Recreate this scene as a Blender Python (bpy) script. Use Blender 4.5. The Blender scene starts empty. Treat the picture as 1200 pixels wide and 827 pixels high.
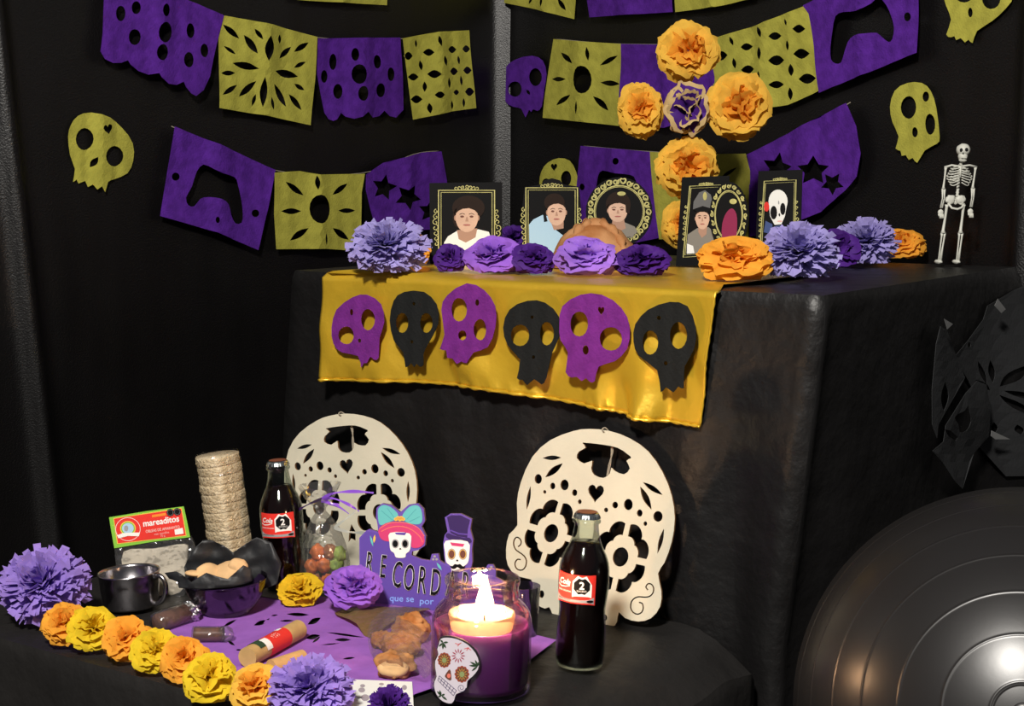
import bpy, bmesh, math, random
from math import sin, cos, pi, radians
from mathutils import Vector, Matrix, noise
from mathutils.geometry import delaunay_2d_cdt

SC = bpy.context.scene
COL = SC.collection

# ------------------------------------------------------------------ camera
CAM = Vector((0, 0, 0.843)); TH = radians(6.5); F = 1800.0
cd = bpy.data.cameras.new('camera'); cd.lens = 54; cd.sensor_width = 36
cam = bpy.data.objects.new('camera', cd); COL.objects.link(cam)
cam.location = CAM; cam.rotation_euler = (pi/2 - TH, 0, 0)
cd.clip_start = 0.05; SC.camera = cam
# ------------------------------------------------------------------ world, lamps, exposure
w = bpy.data.worlds.new('room_ambient'); SC.world = w; w.use_nodes = True
w.node_tree.nodes['Background'].inputs[0].default_value = (0.80, 0.86, 1.0, 1)
w.node_tree.nodes['Background'].inputs[1].default_value = 0.06
SC.view_settings.view_transform = 'Standard'; SC.view_settings.look = 'None'
SC.view_settings.exposure = 0.0; SC.view_settings.gamma = 1.0; SC.view_settings.use_curve_mapping = False
ld = bpy.data.lights.new('ceiling_lamp_light', 'AREA'); ld.shape = 'DISK'; ld.size = 0.30
ld.energy = 135; ld.color = (1.0, 0.95, 0.88)
lamp = bpy.data.objects.new('ceiling_lamp_light', ld); COL.objects.link(lamp)
lamp.location = (-0.47, -0.4, 2.38)
lamp.rotation_euler = (Vector((0.0, 2.1, 0.6)) - Vector(lamp.location)).to_track_quat('-Z', 'Y').to_euler()

# ------------------------------------------------------------------ planes and pixels
def ray(u, v):
    a = (u-600)/F; b = (413.5-v)/F
    return Vector((a, cos(TH)+b*sin(TH), -sin(TH)+b*cos(TH)))
class Plane:
    def __init__(s, p, n): s.p = Vector(p); s.n = Vector(n).normalized()
    def pt(s, u, v, h=0.0):
        d = ray(u, v); t = (s.p-CAM).dot(s.n)/d.dot(s.n)
        return CAM + d*t + s.n*h
    def off(s, h): return Plane(s.p+s.n*h, s.n)
ZT, ZU = 0.28, 0.7045
E = Vector((cos(radians(35.5)), -sin(radians(35.5)), 0)); N = Vector((sin(radians(35.5)), cos(radians(35.5)), 0))
P0 = Vector((0.372, 1.834, 0))
TIER = Plane((0, 0, ZT), (0, 0, 1)); TOP = Plane((0, 0, ZU), (0, 0, 1))
FRONT = Plane(P0, -N); SIDE = Plane(P0, E)
C0 = Vector((-0.024, 3.65, 0))
DL = Vector((-0.7071, -0.7071, 0)); DR = Vector((0.58, -0.8146, 0))
WL = Plane(C0, (0.7071, -0.7071, 0)); WR = Plane(C0, (-0.8146, -0.58, 0))
def facing(y, yaw=0, tilt=0):   # upright plane at distance y
    n = Vector((sin(yaw), -cos(yaw), tilt)); return Plane((0, y, 0.78), n)

# ------------------------------------------------------------------ materials
M = {}
def mat(name, col, rough=0.6, metal=0, var=0.0, vscale=30, bump=0.0, bscale=200, spec=0.2, trans=0.0,
        sheen=0.0, col2=None, coat=0, sss=0, aniso=None, dist=0.002):
    if name in M: return M[name]
    m = bpy.data.materials.new(name); m.use_nodes = True; nt = m.node_tree; nd = nt.nodes; lk = nt.links
    b = nd['Principled BSDF']; b.inputs['Base Color'].default_value = (*col, 1)
    b.inputs['Roughness'].default_value = rough; b.inputs['Metallic'].default_value = metal
    b.inputs['Specular IOR Level'].default_value = spec
    b.inputs['Sheen Weight'].default_value = sheen; b.inputs['Coat Weight'].default_value = coat
    if sss:
        b.inputs['Subsurface Weight'].default_value = sss
        b.inputs['Subsurface Radius'].default_value = (0.03, 0.012, 0.02); b.inputs['Subsurface Scale'].default_value = 1.0
    tc = nd.new('ShaderNodeTexCoord')
    csock = None
    if var > 0 or col2:
        n = nd.new('ShaderNodeTexNoise'); n.inputs['Scale'].default_value = vscale; n.inputs['Detail'].default_value = 4
        lk.new(tc.outputs['Object'], n.inputs['Vector'])
        r = nd.new('ShaderNodeValToRGB')
        c2 = col2 or tuple(c*(1-var) for c in col); c1 = col if col2 else tuple(min(1, c*(1+var*0.6)) for c in col)
        r.color_ramp.elements[0].position = 0.35; r.color_ramp.elements[1].position = 0.65
        r.color_ramp.elements[0].color = (*c2, 1); r.color_ramp.elements[1].color = (*c1, 1)
        lk.new(n.outputs['Fac'], r.inputs['Fac']); lk.new(r.outputs['Color'], b.inputs['Base Color']); csock = r.outputs['Color']
    if bump > 0:
        n = nd.new('ShaderNodeTexNoise'); n.inputs['Scale'].default_value = bscale; n.inputs['Detail'].default_value = 5
        lk.new(tc.outputs['Object'], n.inputs['Vector'])
        bp = nd.new('ShaderNodeBump'); bp.inputs['Strength'].default_value = bump; bp.inputs['Distance'].default_value = dist
        lk.new(n.outputs['Fac'], bp.inputs['Height']); lk.new(bp.outputs['Normal'], b.inputs['Normal'])
    if trans > 0:
        t = nd.new('ShaderNodeBsdfTranslucent'); t.inputs['Color'].default_value = (*col, 1)
        if csock: lk.new(csock, t.inputs['Color'])
        mx = nd.new('ShaderNodeMixShader'); mx.inputs[0].default_value = trans
        lk.new(b.outputs[0], mx.inputs[1]); lk.new(t.outputs[0], mx.inputs[2])
        lk.new(mx.outputs[0], nd['Material Output'].inputs['Surface'])
    M[name] = m; return m
def film(name, tint=(1, 1, 1), gloss=0.12, rough=0.08, bump=0.0, bscale=60, haze=0.0, edge=0.6, hc=(0.6, 0.6, 0.6)):
    """thin clear sheet: transparent body with a fresnel-weighted glossy coat"""
    m = bpy.data.materials.new(name); m.use_nodes = True; nt = m.node_tree; nd = nt.nodes; lk = nt.links
    nd.remove(nd['Principled BSDF'])
    t = nd.new('ShaderNodeBsdfTransparent'); t.inputs[0].default_value = (*tint, 1)
    g = nd.new('ShaderNodeBsdfGlossy'); g.inputs['Roughness'].default_value = rough
    lw = nd.new('ShaderNodeLayerWeight'); lw.inputs['Blend'].default_value = 0.35
    ma = nd.new('ShaderNodeMath'); ma.operation = 'MULTIPLY_ADD'
    ma.inputs[1].default_value = edge; ma.inputs[2].default_value = gloss; ma.use_clamp = True
    lk.new(lw.outputs['Fresnel'], ma.inputs[0])
    mx = nd.new('ShaderNodeMixShader'); lk.new(ma.outputs[0], mx.inputs[0])
    base = t.outputs[0]
    if haze > 0:
        d = nd.new('ShaderNodeBsdfDiffuse'); d.inputs[0].default_value = (*hc, 1)
        m2 = nd.new('ShaderNodeMixShader'); m2.inputs[0].default_value = haze
        lk.new(t.outputs[0], m2.inputs[1]); lk.new(d.outputs[0], m2.inputs[2]); base = m2.outputs[0]
    lk.new(base, mx.inputs[1]); lk.new(g.outputs[0], mx.inputs[2])
    lk.new(mx.outputs[0], nd['Material Output'].inputs['Surface'])
    if bump > 0:
        tc = nd.new('ShaderNodeTexCoord'); n = nd.new('ShaderNodeTexNoise'); n.inputs['Scale'].default_value = bscale
        lk.new(tc.outputs['Object'], n.inputs['Vector'])
        bp = nd.new('ShaderNodeBump'); bp.inputs['Strength'].default_value = bump; bp.inputs['Distance'].default_value = 0.01
        lk.new(n.outputs['Fac'], bp.inputs['Height'])
        lk.new(bp.outputs['Normal'], g.inputs['Normal']); lk.new(bp.outputs['Normal'], lw.inputs['Normal'])
    M[name] = m; return m

sheet_m = mat('black_sheeting', (0.0030, 0.0026, 0.0027), 0.38, bump=0.4, bscale=330, spec=0.55, var=0.25, vscale=6)
cloth_m = mat('black_tablecloth', (0.0068, 0.0064, 0.0066), 0.46, bump=0.55, bscale=22, spec=0.40, dist=0.010, var=0.2, vscale=8)
plat_m = mat('black_platform_fabric', (0.0135, 0.0125, 0.0120), 0.55, bump=0.6, bscale=24, spec=0.32, var=0.2, vscale=8, dist=0.008)
floor_m = mat('dark_tile_floor', (0.03, 0.027, 0.024), 0.4, var=0.3, vscale=12)
wall_m = mat('dim_painted_wall', (0.10, 0.095, 0.09), 0.8, var=0.1)
yel_m = mat('olive_yellow_crepe', (0.47, 0.44, 0.072), 0.9, var=0.14, vscale=40, bump=0.5, bscale=300, spec=0.1, trans=0.15)
pur_m = mat('violet_crepe', (0.098, 0.020, 0.29), 0.85, var=0.22, vscale=50, bump=0.6, bscale=300, spec=0.15, trans=0.12)
purg_m = mat('bright_violet_crepe', (0.15, 0.021, 0.20), 0.85, var=0.15, vscale=50, bump=0.4, bscale=300, spec=0.1)
blk_m = mat('black_crepe', (0.010, 0.011, 0.011), 0.8, bump=0.4, bscale=300, spec=0.15)
purt_m = mat('lilac_tissue', (0.30, 0.115, 0.46), 0.9, var=0.12, vscale=25, spec=0.1, bump=0.3, bscale=200)
gold_m = mat('gold_satin', (0.74, 0.47, 0.032), 0.34, metal=0.5, spec=0.8, var=0.10, vscale=7, bump=0.45, bscale=16, dist=0.008)
org_m = mat('orange_tissue', (0.94, 0.44, 0.05), 0.8, var=0.13, vscale=40, spec=0.1, trans=0.38)
amb_m = mat('amber_tissue', (0.92, 0.56, 0.08), 0.8, var=0.15, vscale=40, spec=0.1, trans=0.38)
lem_m = mat('lemon_tissue', (0.86, 0.63, 0.03), 0.8, var=0.12, vscale=40, spec=0.1, trans=0.38)
mus_m = mat('mustard_tissue', (0.72, 0.46, 0.02), 0.8, var=0.12, vscale=40, spec=0.1, trans=0.2)
lav_m = mat('lavender_tissue', (0.38, 0.33, 0.68), 0.85, var=0.15, vscale=30, spec=0.1, trans=0.25)
lav2_m = mat('violet_lavender_tissue', (0.36, 0.24, 0.68), 0.85, var=0.15, vscale=30, spec=0.1, trans=0.25)
mid_m = mat('orchid_tissue', (0.31, 0.12, 0.62), 0.8, var=0.18, vscale=30, spec=0.15, trans=0.2)
lit_m = mat('light_orchid_tissue', (0.36, 0.17, 0.70), 0.8, var=0.2, vscale=30, spec=0.15, trans=0.2)
dkp_m = mat('deep_purple_tissue', (0.065, 0.012, 0.20), 0.7, var=0.25, vscale=30, spec=0.25, trans=0.15)
crm_m = mat('cream_tissue', (0.60, 0.43, 0.20), 0.85, spec=0.1, trans=0.2)
wood_m = mat('pale_plywood', (0.58, 0.54, 0.42), 0.7, var=0.06, vscale=14, bump=0.15, bscale=120, spec=0.25)
woode_m = mat('scorched_edge', (0.16, 0.08, 0.03), 0.8)
twine_m = mat('grey_twine', (0.30, 0.26, 0.20), 0.95, bump=0.6, bscale=600)
bone_m = mat('bone_plastic', (0.62, 0.62, 0.55), 0.5, spec=0.4)
socket_m = mat('socket_black', (0.01, 0.01, 0.01), 0.8)
steel_m = mat('brushed_steel', (0.42, 0.40, 0.42), 0.22, 1.0, bump=0.1, bscale=90)
silver_m = mat('cap_silver', (0.70, 0.76, 0.76), 0.25, 1.0)
capt_m = mat('cap_brown_top', (0.22, 0.07, 0.035), 0.4)
cola_m = mat('dark_cola', (0.006, 0.0015, 0.0015), 0.10, spec=0.5)
glass_m = film('clear_glass', (0.93, 0.96, 0.95), 0.03, 0.03, edge=0.8)
jarg_m = film('warm_jar_glass', (0.98, 0.96, 0.95), 0.025, 0.05, edge=0.65)
gtint_m = film('green_bottle_glass', (0.84, 0.90, 0.84), 0.03, 0.04, edge=0.6)
bowlg_m = film('smoky_bowl_glass', (0.62, 0.56, 0.68), 0.04, 0.05, edge=0.6)
bagf_m = film('thin_clear_bag', (0.97, 0.96, 0.94), 0.015, 0.15, bump=1.0, bscale=60, haze=0.03, edge=0.16)
cello_m = film('cellophane', (0.95, 0.95, 0.95), 0.05, 0.12, bump=1.0, bscale=45, haze=0.045, edge=0.45)
cellob_m = film('cellophane_amber', (0.66, 0.50, 0.36), 0.05, 0.2, bump=0.8, bscale=40, haze=0.32, edge=0.25, hc=(0.42, 0.27, 0.12))
ball_m = mat('black_rubber', (0.013, 0.012, 0.012), 0.34, spec=0.6, bump=0.06, bscale=30)
white_m = mat('white_print', (0.80, 0.79, 0.75), 0.6)
red_m = mat('red_print', (0.70, 0.035, 0.025), 0.5)
black_m = mat('black_print', (0.006, 0.006, 0.0065), 0.5, spec=0.1)
green_m = mat('lime_print', (0.22, 0.50, 0.05), 0.5)
orange_m = mat('orange_print', (0.85, 0.24, 0.03), 0.5)
grey_m = mat('grey_print', (0.30, 0.30, 0.31), 0.5)
pink_m = mat('pink_print', (0.78, 0.45, 0.40), 0.6)
gilt_m = mat('gilt_print', (0.50, 0.46, 0.17), 0.5, var=0.2, vscale=80)
card_m = mat('black_cardstock', (0.006, 0.006, 0.0065), 0.6, spec=0.08)
skin_m = mat('skin_print', (0.62, 0.40, 0.29), 0.6, var=0.1, vscale=40)
skin2_m = mat('skin_shade_print', (0.40, 0.23, 0.16), 0.6)
hair_m = mat('hair_print', (0.022, 0.013, 0.010), 0.6, spec=0.08)
lb_m = mat('pale_blue_print', (0.38, 0.56, 0.72), 0.6)
uni_m = mat('khaki_grey_print', (0.22, 0.20, 0.17), 0.6)
mag_m = mat('magenta_print', (0.24, 0.018, 0.07), 0.6)
vio_m = mat('violet_board', (0.105, 0.06, 0.34), 0.6)
viod_m = mat('dark_violet_print', (0.035, 0.018, 0.10), 0.6)
teal_m = mat('teal_print', (0.12, 0.46, 0.46), 0.6)
hatp_m = mat('hat_pink_print', (0.55, 0.05, 0.16), 0.6)
hato_m = mat('hat_orange_print', (0.75, 0.18, 0.13), 0.6)
yell_m = mat('yellow_print', (0.75, 0.48, 0.08), 0.6)
blue_m = mat('sky_blue_print', (0.22, 0.35, 0.80), 0.6)
brown_m = mat('brown_print', (0.14, 0.05, 0.035), 0.6)
dkgreen_m = mat('dark_green_print', (0.03, 0.06, 0.03), 0.6)
wax_m = mat('purple_wax', (0.15, 0.020, 0.20), 0.45, sss=0.6, spec=0.35)
core_m = mat('pale_wax', (0.95, 0.72, 0.5), 0.4, trans=0.5)
bread_m = mat('baked_crust', (0.50, 0.25, 0.10), 0.7, col2=(0.30, 0.11, 0.03), vscale=40, bump=0.4, bscale=90)
pan_m = mat('sugared_crust', (0.52, 0.27, 0.12), 0.75, col2=(0.34, 0.13, 0.04), vscale=22, bump=0.3, bscale=200)
ama_m = mat('puffed_amaranth', (0.74, 0.62, 0.43), 0.9, col2=(0.48, 0.37, 0.22), vscale=110, bump=1.0, bscale=330, dist=0.004)
oblea_m = mat('cream_wafer', (0.58, 0.52, 0.42), 0.8, var=0.15, vscale=30)
cook_m = mat('cookie', (0.72, 0.45, 0.22), 0.8, var=0.12, vscale=60)
tan_m = mat('tan_paper_tube', (0.52, 0.33, 0.13), 0.7, var=0.12, vscale=60)
tam_m = mat('tamarind_brown', (0.14, 0.06, 0.04), 0.35, var=0.3, vscale=70)
foil_m = mat('crumpled_foil', (0.80, 0.78, 0.78), 0.22, 1.0, bump=1.0, bscale=110, dist=0.01)
tray_m = mat('grey_tray', (0.20, 0.20, 0.20), 0.4, var=0.2)
rib_m = mat('purple_ribbon', (0.20, 0.06, 0.55), 0.3, spec=0.8)
ribg_m = mat('grey_ribbon', (0.34, 0.36, 0.32), 0.35, spec=0.8)
tape_m = mat('tape', (0.22, 0.22, 0.22), 0.35)
paper_k = mat('black_tissue_liner', (0.012, 0.013, 0.015), 0.5, bump=0.5, bscale=30, dist=0.004, spec=0.4)
go_m = mat('gummy_orange', (0.62, 0.17, 0.05), 0.4, var=0.3, vscale=90)
gg_m = mat('gummy_green', (0.30, 0.42, 0.10), 0.4, var=0.3, vscale=90)
gb_m = mat('gummy_brown', (0.28, 0.12, 0.06), 0.4, var=0.3, vscale=90)
flame_m = bpy.data.materials.new('flame'); flame_m.use_nodes = True
fn = flame_m.node_tree.nodes; fn.remove(fn['Principled BSDF']); em = fn.new('ShaderNodeEmission')
em.inputs[0].default_value = (1, 0.66, 0.30, 1); em.inputs[1].default_value = 60
flame_m.node_tree.links.new(em.outputs[0], fn['Material Output'].inputs['Surface'])

# ------------------------------------------------------------------ objects
WORLD = {}
def tag(o, label=None, cat=None, group=None, kind=None):
    if label: o['label'] = label
    if cat: o['category'] = cat
    if group: o['group'] = group
    if kind: o['kind'] = kind
    return o
def thing(name, label, cat, loc, group=None):
    o = bpy.data.objects.new(name, None); COL.objects.link(o); o.location = loc
    o.empty_display_size = 0.02; WORLD[o.name] = Vector(loc); tag(o, label, cat, group); return o
class MB:
    def __init__(s): s.v = []; s.f = []; s.mi = []; s.mats = []
    def slot(s, m):
        if m not in s.mats: s.mats.append(m)
        return s.mats.index(m)
    def add(s, vs, fs, m):
        k = len(s.v); i = s.slot(m); s.v += [Vector(q) for q in vs]
        for f in fs: s.f.append(tuple(a+k for a in f)); s.mi.append(i)
        return s
    def build(s, name, parent=None, smooth=True, label=None, base=False):
        xs = [q.x for q in s.v]; ys = [q.y for q in s.v]; zs = [q.z for q in s.v]
        c = Vector(((min(xs)+max(xs))/2, (min(ys)+max(ys))/2, min(zs)))
        me = bpy.data.meshes.new(name); me.from_pydata([q-c for q in s.v], [], s.f)
        for m in s.mats: me.materials.append(m)
        me.polygons.foreach_set('material_index', s.mi)
        me.polygons.foreach_set('use_smooth', [smooth]*len(s.f)); me.update()
        o = bpy.data.objects.new(name, me); COL.objects.link(o)
        WORLD[o.name] = c.copy()
        if parent: o.parent = parent; o.location = c - WORLD[parent.name]
        else: o.location = c
        if label: o['label'] = label
        return o

def catmull(p, n=4, closed=True):
    out = []; L = len(p)
    for i in range(L if closed else L-1):
        g = (lambda k: p[k % L]) if closed else (lambda k: p[max(0, min(L-1, k))])
        a, b, c, d = g(i-1), g(i), g(i+1), g(i+2)
        for j in range(n):
            t = j/n
            out.append(tuple(0.5*((2*b[k]) + (c[k]-a[k])*t + (2*a[k]-5*b[k]+4*c[k]-d[k])*t*t + (3*b[k]-a[k]-3*c[k]+d[k])*t**3) for k in range(len(b))))
    if not closed: out.append(tuple(p[-1]))
    return out
def ell(cx, cy, rx, ry, n=16, rot=0):
    c, s = cos(rot), sin(rot)
    return [(cx+rx*cos(2*pi*i/n)*c-ry*sin(2*pi*i/n)*s, cy+rx*cos(2*pi*i/n)*s+ry*sin(2*pi*i/n)*c) for i in range(n)]
def lens(x1, y1, x2, y2, w, n=6):
    dx, dy = x2-x1, y2-y1; L = math.hypot(dx, dy) or 1; nx, ny = -dy/L, dx/L
    up = [(x1+dx*i/n+nx*w/2*sin(pi*i/n), y1+dy*i/n+ny*w/2*sin(pi*i/n)) for i in range(n)]
    dn = [(x2-dx*i/n-nx*w/2*sin(pi*i/n), y2-dy*i/n-ny*w/2*sin(pi*i/n)) for i in range(n)]
    return up+dn
def heart(cx, cy, w, h, rot=0, n=20):
    o = []
    for i in range(n):
        t = 2*pi*i/n; x = 16*sin(t)**3/32*w; y = -(13*cos(t)-5*cos(2*t)-2*cos(3*t)-cos(4*t))/29*h
        o.append((cx+x*cos(rot)-y*sin(rot), cy+x*sin(rot)+y*cos(rot)))
    return o
def star(cx, cy, r, rot=0, q=0.5):
    return [(cx+(r if i % 2 == 0 else r*q)*sin(pi*i/5+rot), cy-(r if i % 2 == 0 else r*q)*cos(pi*i/5+rot)) for i in range(10)]
def X(o, s, pts): return [(o[0]+p[0]/s, o[1]+p[1]/s) for p in pts]
def XH(o, s, hs):
    """holes: ('e',cx,cy,rx,ry) ('l',x1,y1,x2,y2,w) in crop coordinates"""
    out = []
    for h in hs:
        if h[0] == 'e': q = ell(*h[1:5])
        elif h[0] == 'l': q = lens(*h[1:6])
        elif h[0] == 'h': q = heart(*h[1:5])
        elif h[0] == 's': q = star(*h[1:])
        else: q = h[1]
        out.append(X(o, s, q))
    return out
def inside(x, y, loops):
    r = False
    for L in loops:
        j = len(L)-1
        for i in range(len(L)):
            a, b = L[i], L[j]
            if (a[1] > y) != (b[1] > y) and x < (b[0]-a[0])*(y-a[1])/(b[1]-a[1])+a[0]: r = not r
            j = i
    return r
def tri(loops, grid):
    pts = []; ed = []
    for L in loops:
        k = len(pts); pts += [Vector((p[0], p[1])) for p in L]
        ed += [(k+i, k+(i+1) % len(L)) for i in range(len(L))]
    if grid:
        o = loops[0]; x0 = min(p[0] for p in o); x1 = max(p[0] for p in o); y0 = min(p[1] for p in o); y1 = max(p[1] for p in o)
        y = y0+grid/2; r = 0
        while y < y1:
            x = x0+grid*(0.3+0.4*(r % 2))
            while x < x1:
                if inside(x, y, loops): pts.append(Vector((x, y)))
                x += grid
            y += grid; r += 1
    v, e, f, *_ = delaunay_2d_cdt(pts, ed, [], 0, 1e-6)
    out = []
    for t in f:
        cx = sum(v[i].x for i in t)/3; cy = sum(v[i].y for i in t)/3
        if inside(cx, cy, loops): out.append(tuple(t))
    return v, out
def plate(mb, loops, fmap, h, th, m, grid=0, medge=None, bump=None):
    v, f = tri(loops, grid)
    b = bump or (lambda x, y: 0)
    top = [fmap(p.x, p.y, h+th+b(p.x, p.y)) for p in v]; bot = [fmap(p.x, p.y, h+b(p.x, p.y)) for p in v]
    n = len(v); cnt = {}
    for t in f:
        for a, c in ((t[0], t[1]), (t[1], t[2]), (t[2], t[0])):
            cnt[(a, c)] = 1
    nrm = (top[f[0][1]]-top[f[0][0]]).cross(top[f[0][2]]-top[f[0][0]]) if f else Vector((0, 0, 1))
    flip = nrm.dot(top[f[0][0]]-bot[f[0][0]]) < 0 if f and th > 0 else False
    ft = [t[::-1] if flip else t for t in f]; fb = [tuple(i+n for i in (t if flip else t[::-1])) for t in f]
    mb.add(top+bot, ft+fb, m)
    sd = [((a, c, c+n, a+n) if flip else (a, a+n, c+n, c)) for (a, c) in cnt if (c, a) not in cnt]
    k = len(mb.v)-2*n; i = mb.slot(medge or m)
    for q in sd: mb.f.append(tuple(a+k for a in q)); mb.mi.append(i)
def lathe(prof, seg=40, mtx=None, rfun=None):
    vs = []; fs = []
    for k, (r, z) in enumerate(prof):
        for i in range(seg):
            a = 2*pi*i/seg; rr = r*(rfun(a, z) if rfun else 1)
            vs.append(Vector((rr*cos(a), rr*sin(a), z)))
    for k in range(len(prof)-1):
        for i in range(seg):
            j = (i+1) % seg; fs.append((k*seg+i, k*seg+j, (k+1)*seg+j, (k+1)*seg+i))
    if mtx: vs = [mtx @ q for q in vs]
    return vs, fs
def tube(pts, rad, seg=8, cap=True):
    pts = [Vector(p) for p in pts]; n = len(pts); vs = []; fs = []
    if not isinstance(rad, (list, tuple)): rad = [rad]*n
    up = None
    for i in range(n):
        t = (pts[min(n-1, i+1)]-pts[max(0, i-1)]).normalized()
        if up is None:
            up = t.orthogonal().normalized()
        up = (up - t*up.dot(t)).normalized(); s = t.cross(up)
        for k in range(seg):
            a = 2*pi*k/seg; vs.append(pts[i]+(up*cos(a)+s*sin(a))*rad[i])
    for i in range(n-1):
        for k in range(seg):
            j = (k+1) % seg; fs.append((i*seg+k, i*seg+j, (i+1)*seg+j, (i+1)*seg+k))
    if cap: fs.append(tuple(range(seg))[::-1]); fs.append(tuple((n-1)*seg+k for k in range(seg)))
    return vs, fs
def blob(c, r, seed=0, amp=0.12, fr=2.0, rot=None, n=14, zmin=None):
    vs = []; fs = []; c = Vector(c); rot = rot or Matrix.Identity(3); m = n*2
    for i in range(n+1):
        for j in range(m):
            p = pi*i/n; a = 2*pi*j/m
            d = Vector((sin(p)*cos(a), sin(p)*sin(a), cos(p)))
            k = 1+amp*noise.noise(d*fr+Vector((seed*3.1, seed, 0)))*1.6
            q = c+rot @ Vector((d.x*r[0]*k, d.y*r[1]*k, d.z*r[2]*k))
            if zmin is not None and q.z < zmin: q.z = zmin
            vs.append(q)
    for i in range(n):
        for j in range(m):
            b = (j+1) % m; fs.append((i*m+j, (i+1)*m+j, (i+1)*m+b, i*m+b))
    return vs, fs
def box_pts(p, dx, dy, dz):
    vs = [p+dx*i+dy*j+dz*k for k in (0, 1) for j in (0, 1) for i in (0, 1)]
    return vs, [(0, 2, 3, 1), (4, 5, 7, 6), (0, 1, 5, 4), (2, 6, 7, 3), (0, 4, 6, 2), (1, 3, 7, 5)]
def text_mesh(s, align='CENTER'):
    cu = bpy.data.curves.new('t', 'FONT'); cu.body = s; cu.size = 1; cu.align_x = align; cu.resolution_u = 3
    ob = bpy.data.objects.new('t', cu); me = bpy.data.meshes.new_from_object(ob)
    v = [(q.co.x, q.co.y) for q in me.vertices]; f = [tuple(p.vertices) for p in me.polygons]
    bpy.data.objects.remove(ob); bpy.data.curves.remove(cu); bpy.data.meshes.remove(me)
    return v, f
class Print:
    """flat artwork laid on a surface: mapping(x, y, height) -> point"""
    def __init__(s, fmap, h0=0.0004, dh=0.00018, grid=0): s.m = fmap; s.h = h0; s.dh = dh; s.mb = MB(); s.g = grid
    def poly(s, loop, m, layer=0, holes=()):
        v, f = tri([loop]+list(holes), s.g); s.mb.add([s.m(p.x, p.y, s.h+layer*s.dh) for p in v], f, m)
    def stroke(s, pts, w, m, layer=0, closed=False):
        n = len(pts); vs = []; fs = []
        for i in range(n):
            a = pts[(i-1) % n if closed else max(0, i-1)]; b = pts[(i+1) % n if closed else min(n-1, i+1)]
            dx, dy = b[0]-a[0], b[1]-a[1]; L = math.hypot(dx, dy) or 1
            ww = w if not callable(w) else w(i/(n-1))
            vs += [(pts[i][0]-dy/L*ww/2, pts[i][1]+dx/L*ww/2), (pts[i][0]+dy/L*ww/2, pts[i][1]-dx/L*ww/2)]
        for i in range(n if closed else n-1):
            j = (i+1) % n; fs.append((2*i, 2*i+1, 2*j+1, 2*j))
        s.mb.add([s.m(p[0], p[1], s.h+layer*s.dh) for p in vs], fs, m)
    def text(s, t, x, y, size, m, layer=0, ang=0, xs=1.0, shear=0, bold=0):
        v, f = text_mesh(t); ca, sa = cos(ang), sin(ang)
        offs = [(0, 0)] if not bold else [(-bold, 0), (bold, 0), (0, bold), (0, -bold)]
        for k, (ox, oy) in enumerate(offs):
            vs = []
            for q in v:
                px = (q[0]+q[1]*shear)*size*xs; py = -q[1]*size
                vs.append(s.m(x+ox+px*ca-py*sa, y+oy+px*sa+py*ca, s.h+(layer+k*0.15)*s.dh))
            s.mb.add(vs, f, m)
    def build(s, name='print', parent=None): return s.mb.build(name, parent, smooth=False)
def spiral(cx, cy, r, turns=1.25, a0=0, d=1, n=14):
    return [(cx+r*(1-0.8*i/n)*cos(a0+d*2*pi*turns*i/n), cy+r*(1-0.8*i/n)*sin(a0+d*2*pi*turns*i/n)) for i in range(n+1)]

# ================================================================== SETTING
mb = MB(); mb.add([(-3, -1.5, 0), (3.2, -1.5, 0), (3.2, 5, 0), (-3, 5, 0)], [(0, 1, 2, 3)], floor_m)
tag(mb.build('floor', smooth=False), kind='structure')
def wall(name, p, d, nrm, L=2.9, H=2.4):
    mb = MB(); v, f = box_pts(p-nrm*0.10, d*L, nrm*0.05, Vector((0, 0, H))); mb.add(v, f, wall_m)
    tag(mb.build(name, smooth=False), kind='structure')
wall('wall_left', C0-DL*0.1, DL, WL.n, 4.2); wall('wall_right', C0-DR*0.1, DR, WR.n)
def backdrop(label, d, nrm, L, folds, seed, u_off=0.0):
    ns = int(L/0.012); nz = 40; vs = []; fs = []
    for j in range(nz+1):
        z = 0.004+2.1*j/nz
        for i in range(ns+1):
            s = u_off+(L-u_off)*i/ns
            h = 0.006*noise.noise(Vector((s*3.0, z*0.6, seed)))+0.0015*noise.noise(Vector((s*22, z*4, seed+4)))
            for (s0, lean, wd, amp) in folds:
                x = (s-(s0+lean*(z-0.9)))/wd
                h += amp*math.exp(-x*x)
            vs.append(C0+d*s+nrm*h+Vector((0, 0, z)))
    for j in range(nz):
        for i in range(ns):
            a = j*(ns+1)+i; fs.append((a, a+1, a+ns+2, a+ns+1))
    mb = MB(); mb.add(vs, fs, sheet_m); o = mb.build('plastic_sheet'); tag(o, label, 'backdrop'); return o
backdrop('black sheeting covering the left wall, with a shiny fold near its left end', DL, WL.n, 3.6,
         [(0.0, 0, 0.020, 0.042), (1.24, 0.085, 0.017, 0.026), (0.62, 0.02, 0.05, 0.004)], 1)
backdrop('black sheeting covering the right wall behind the little skeleton', DR, WR.n, 2.3,
         [(1.455, 0.02, 0.016, 0.018)], 5)

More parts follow.
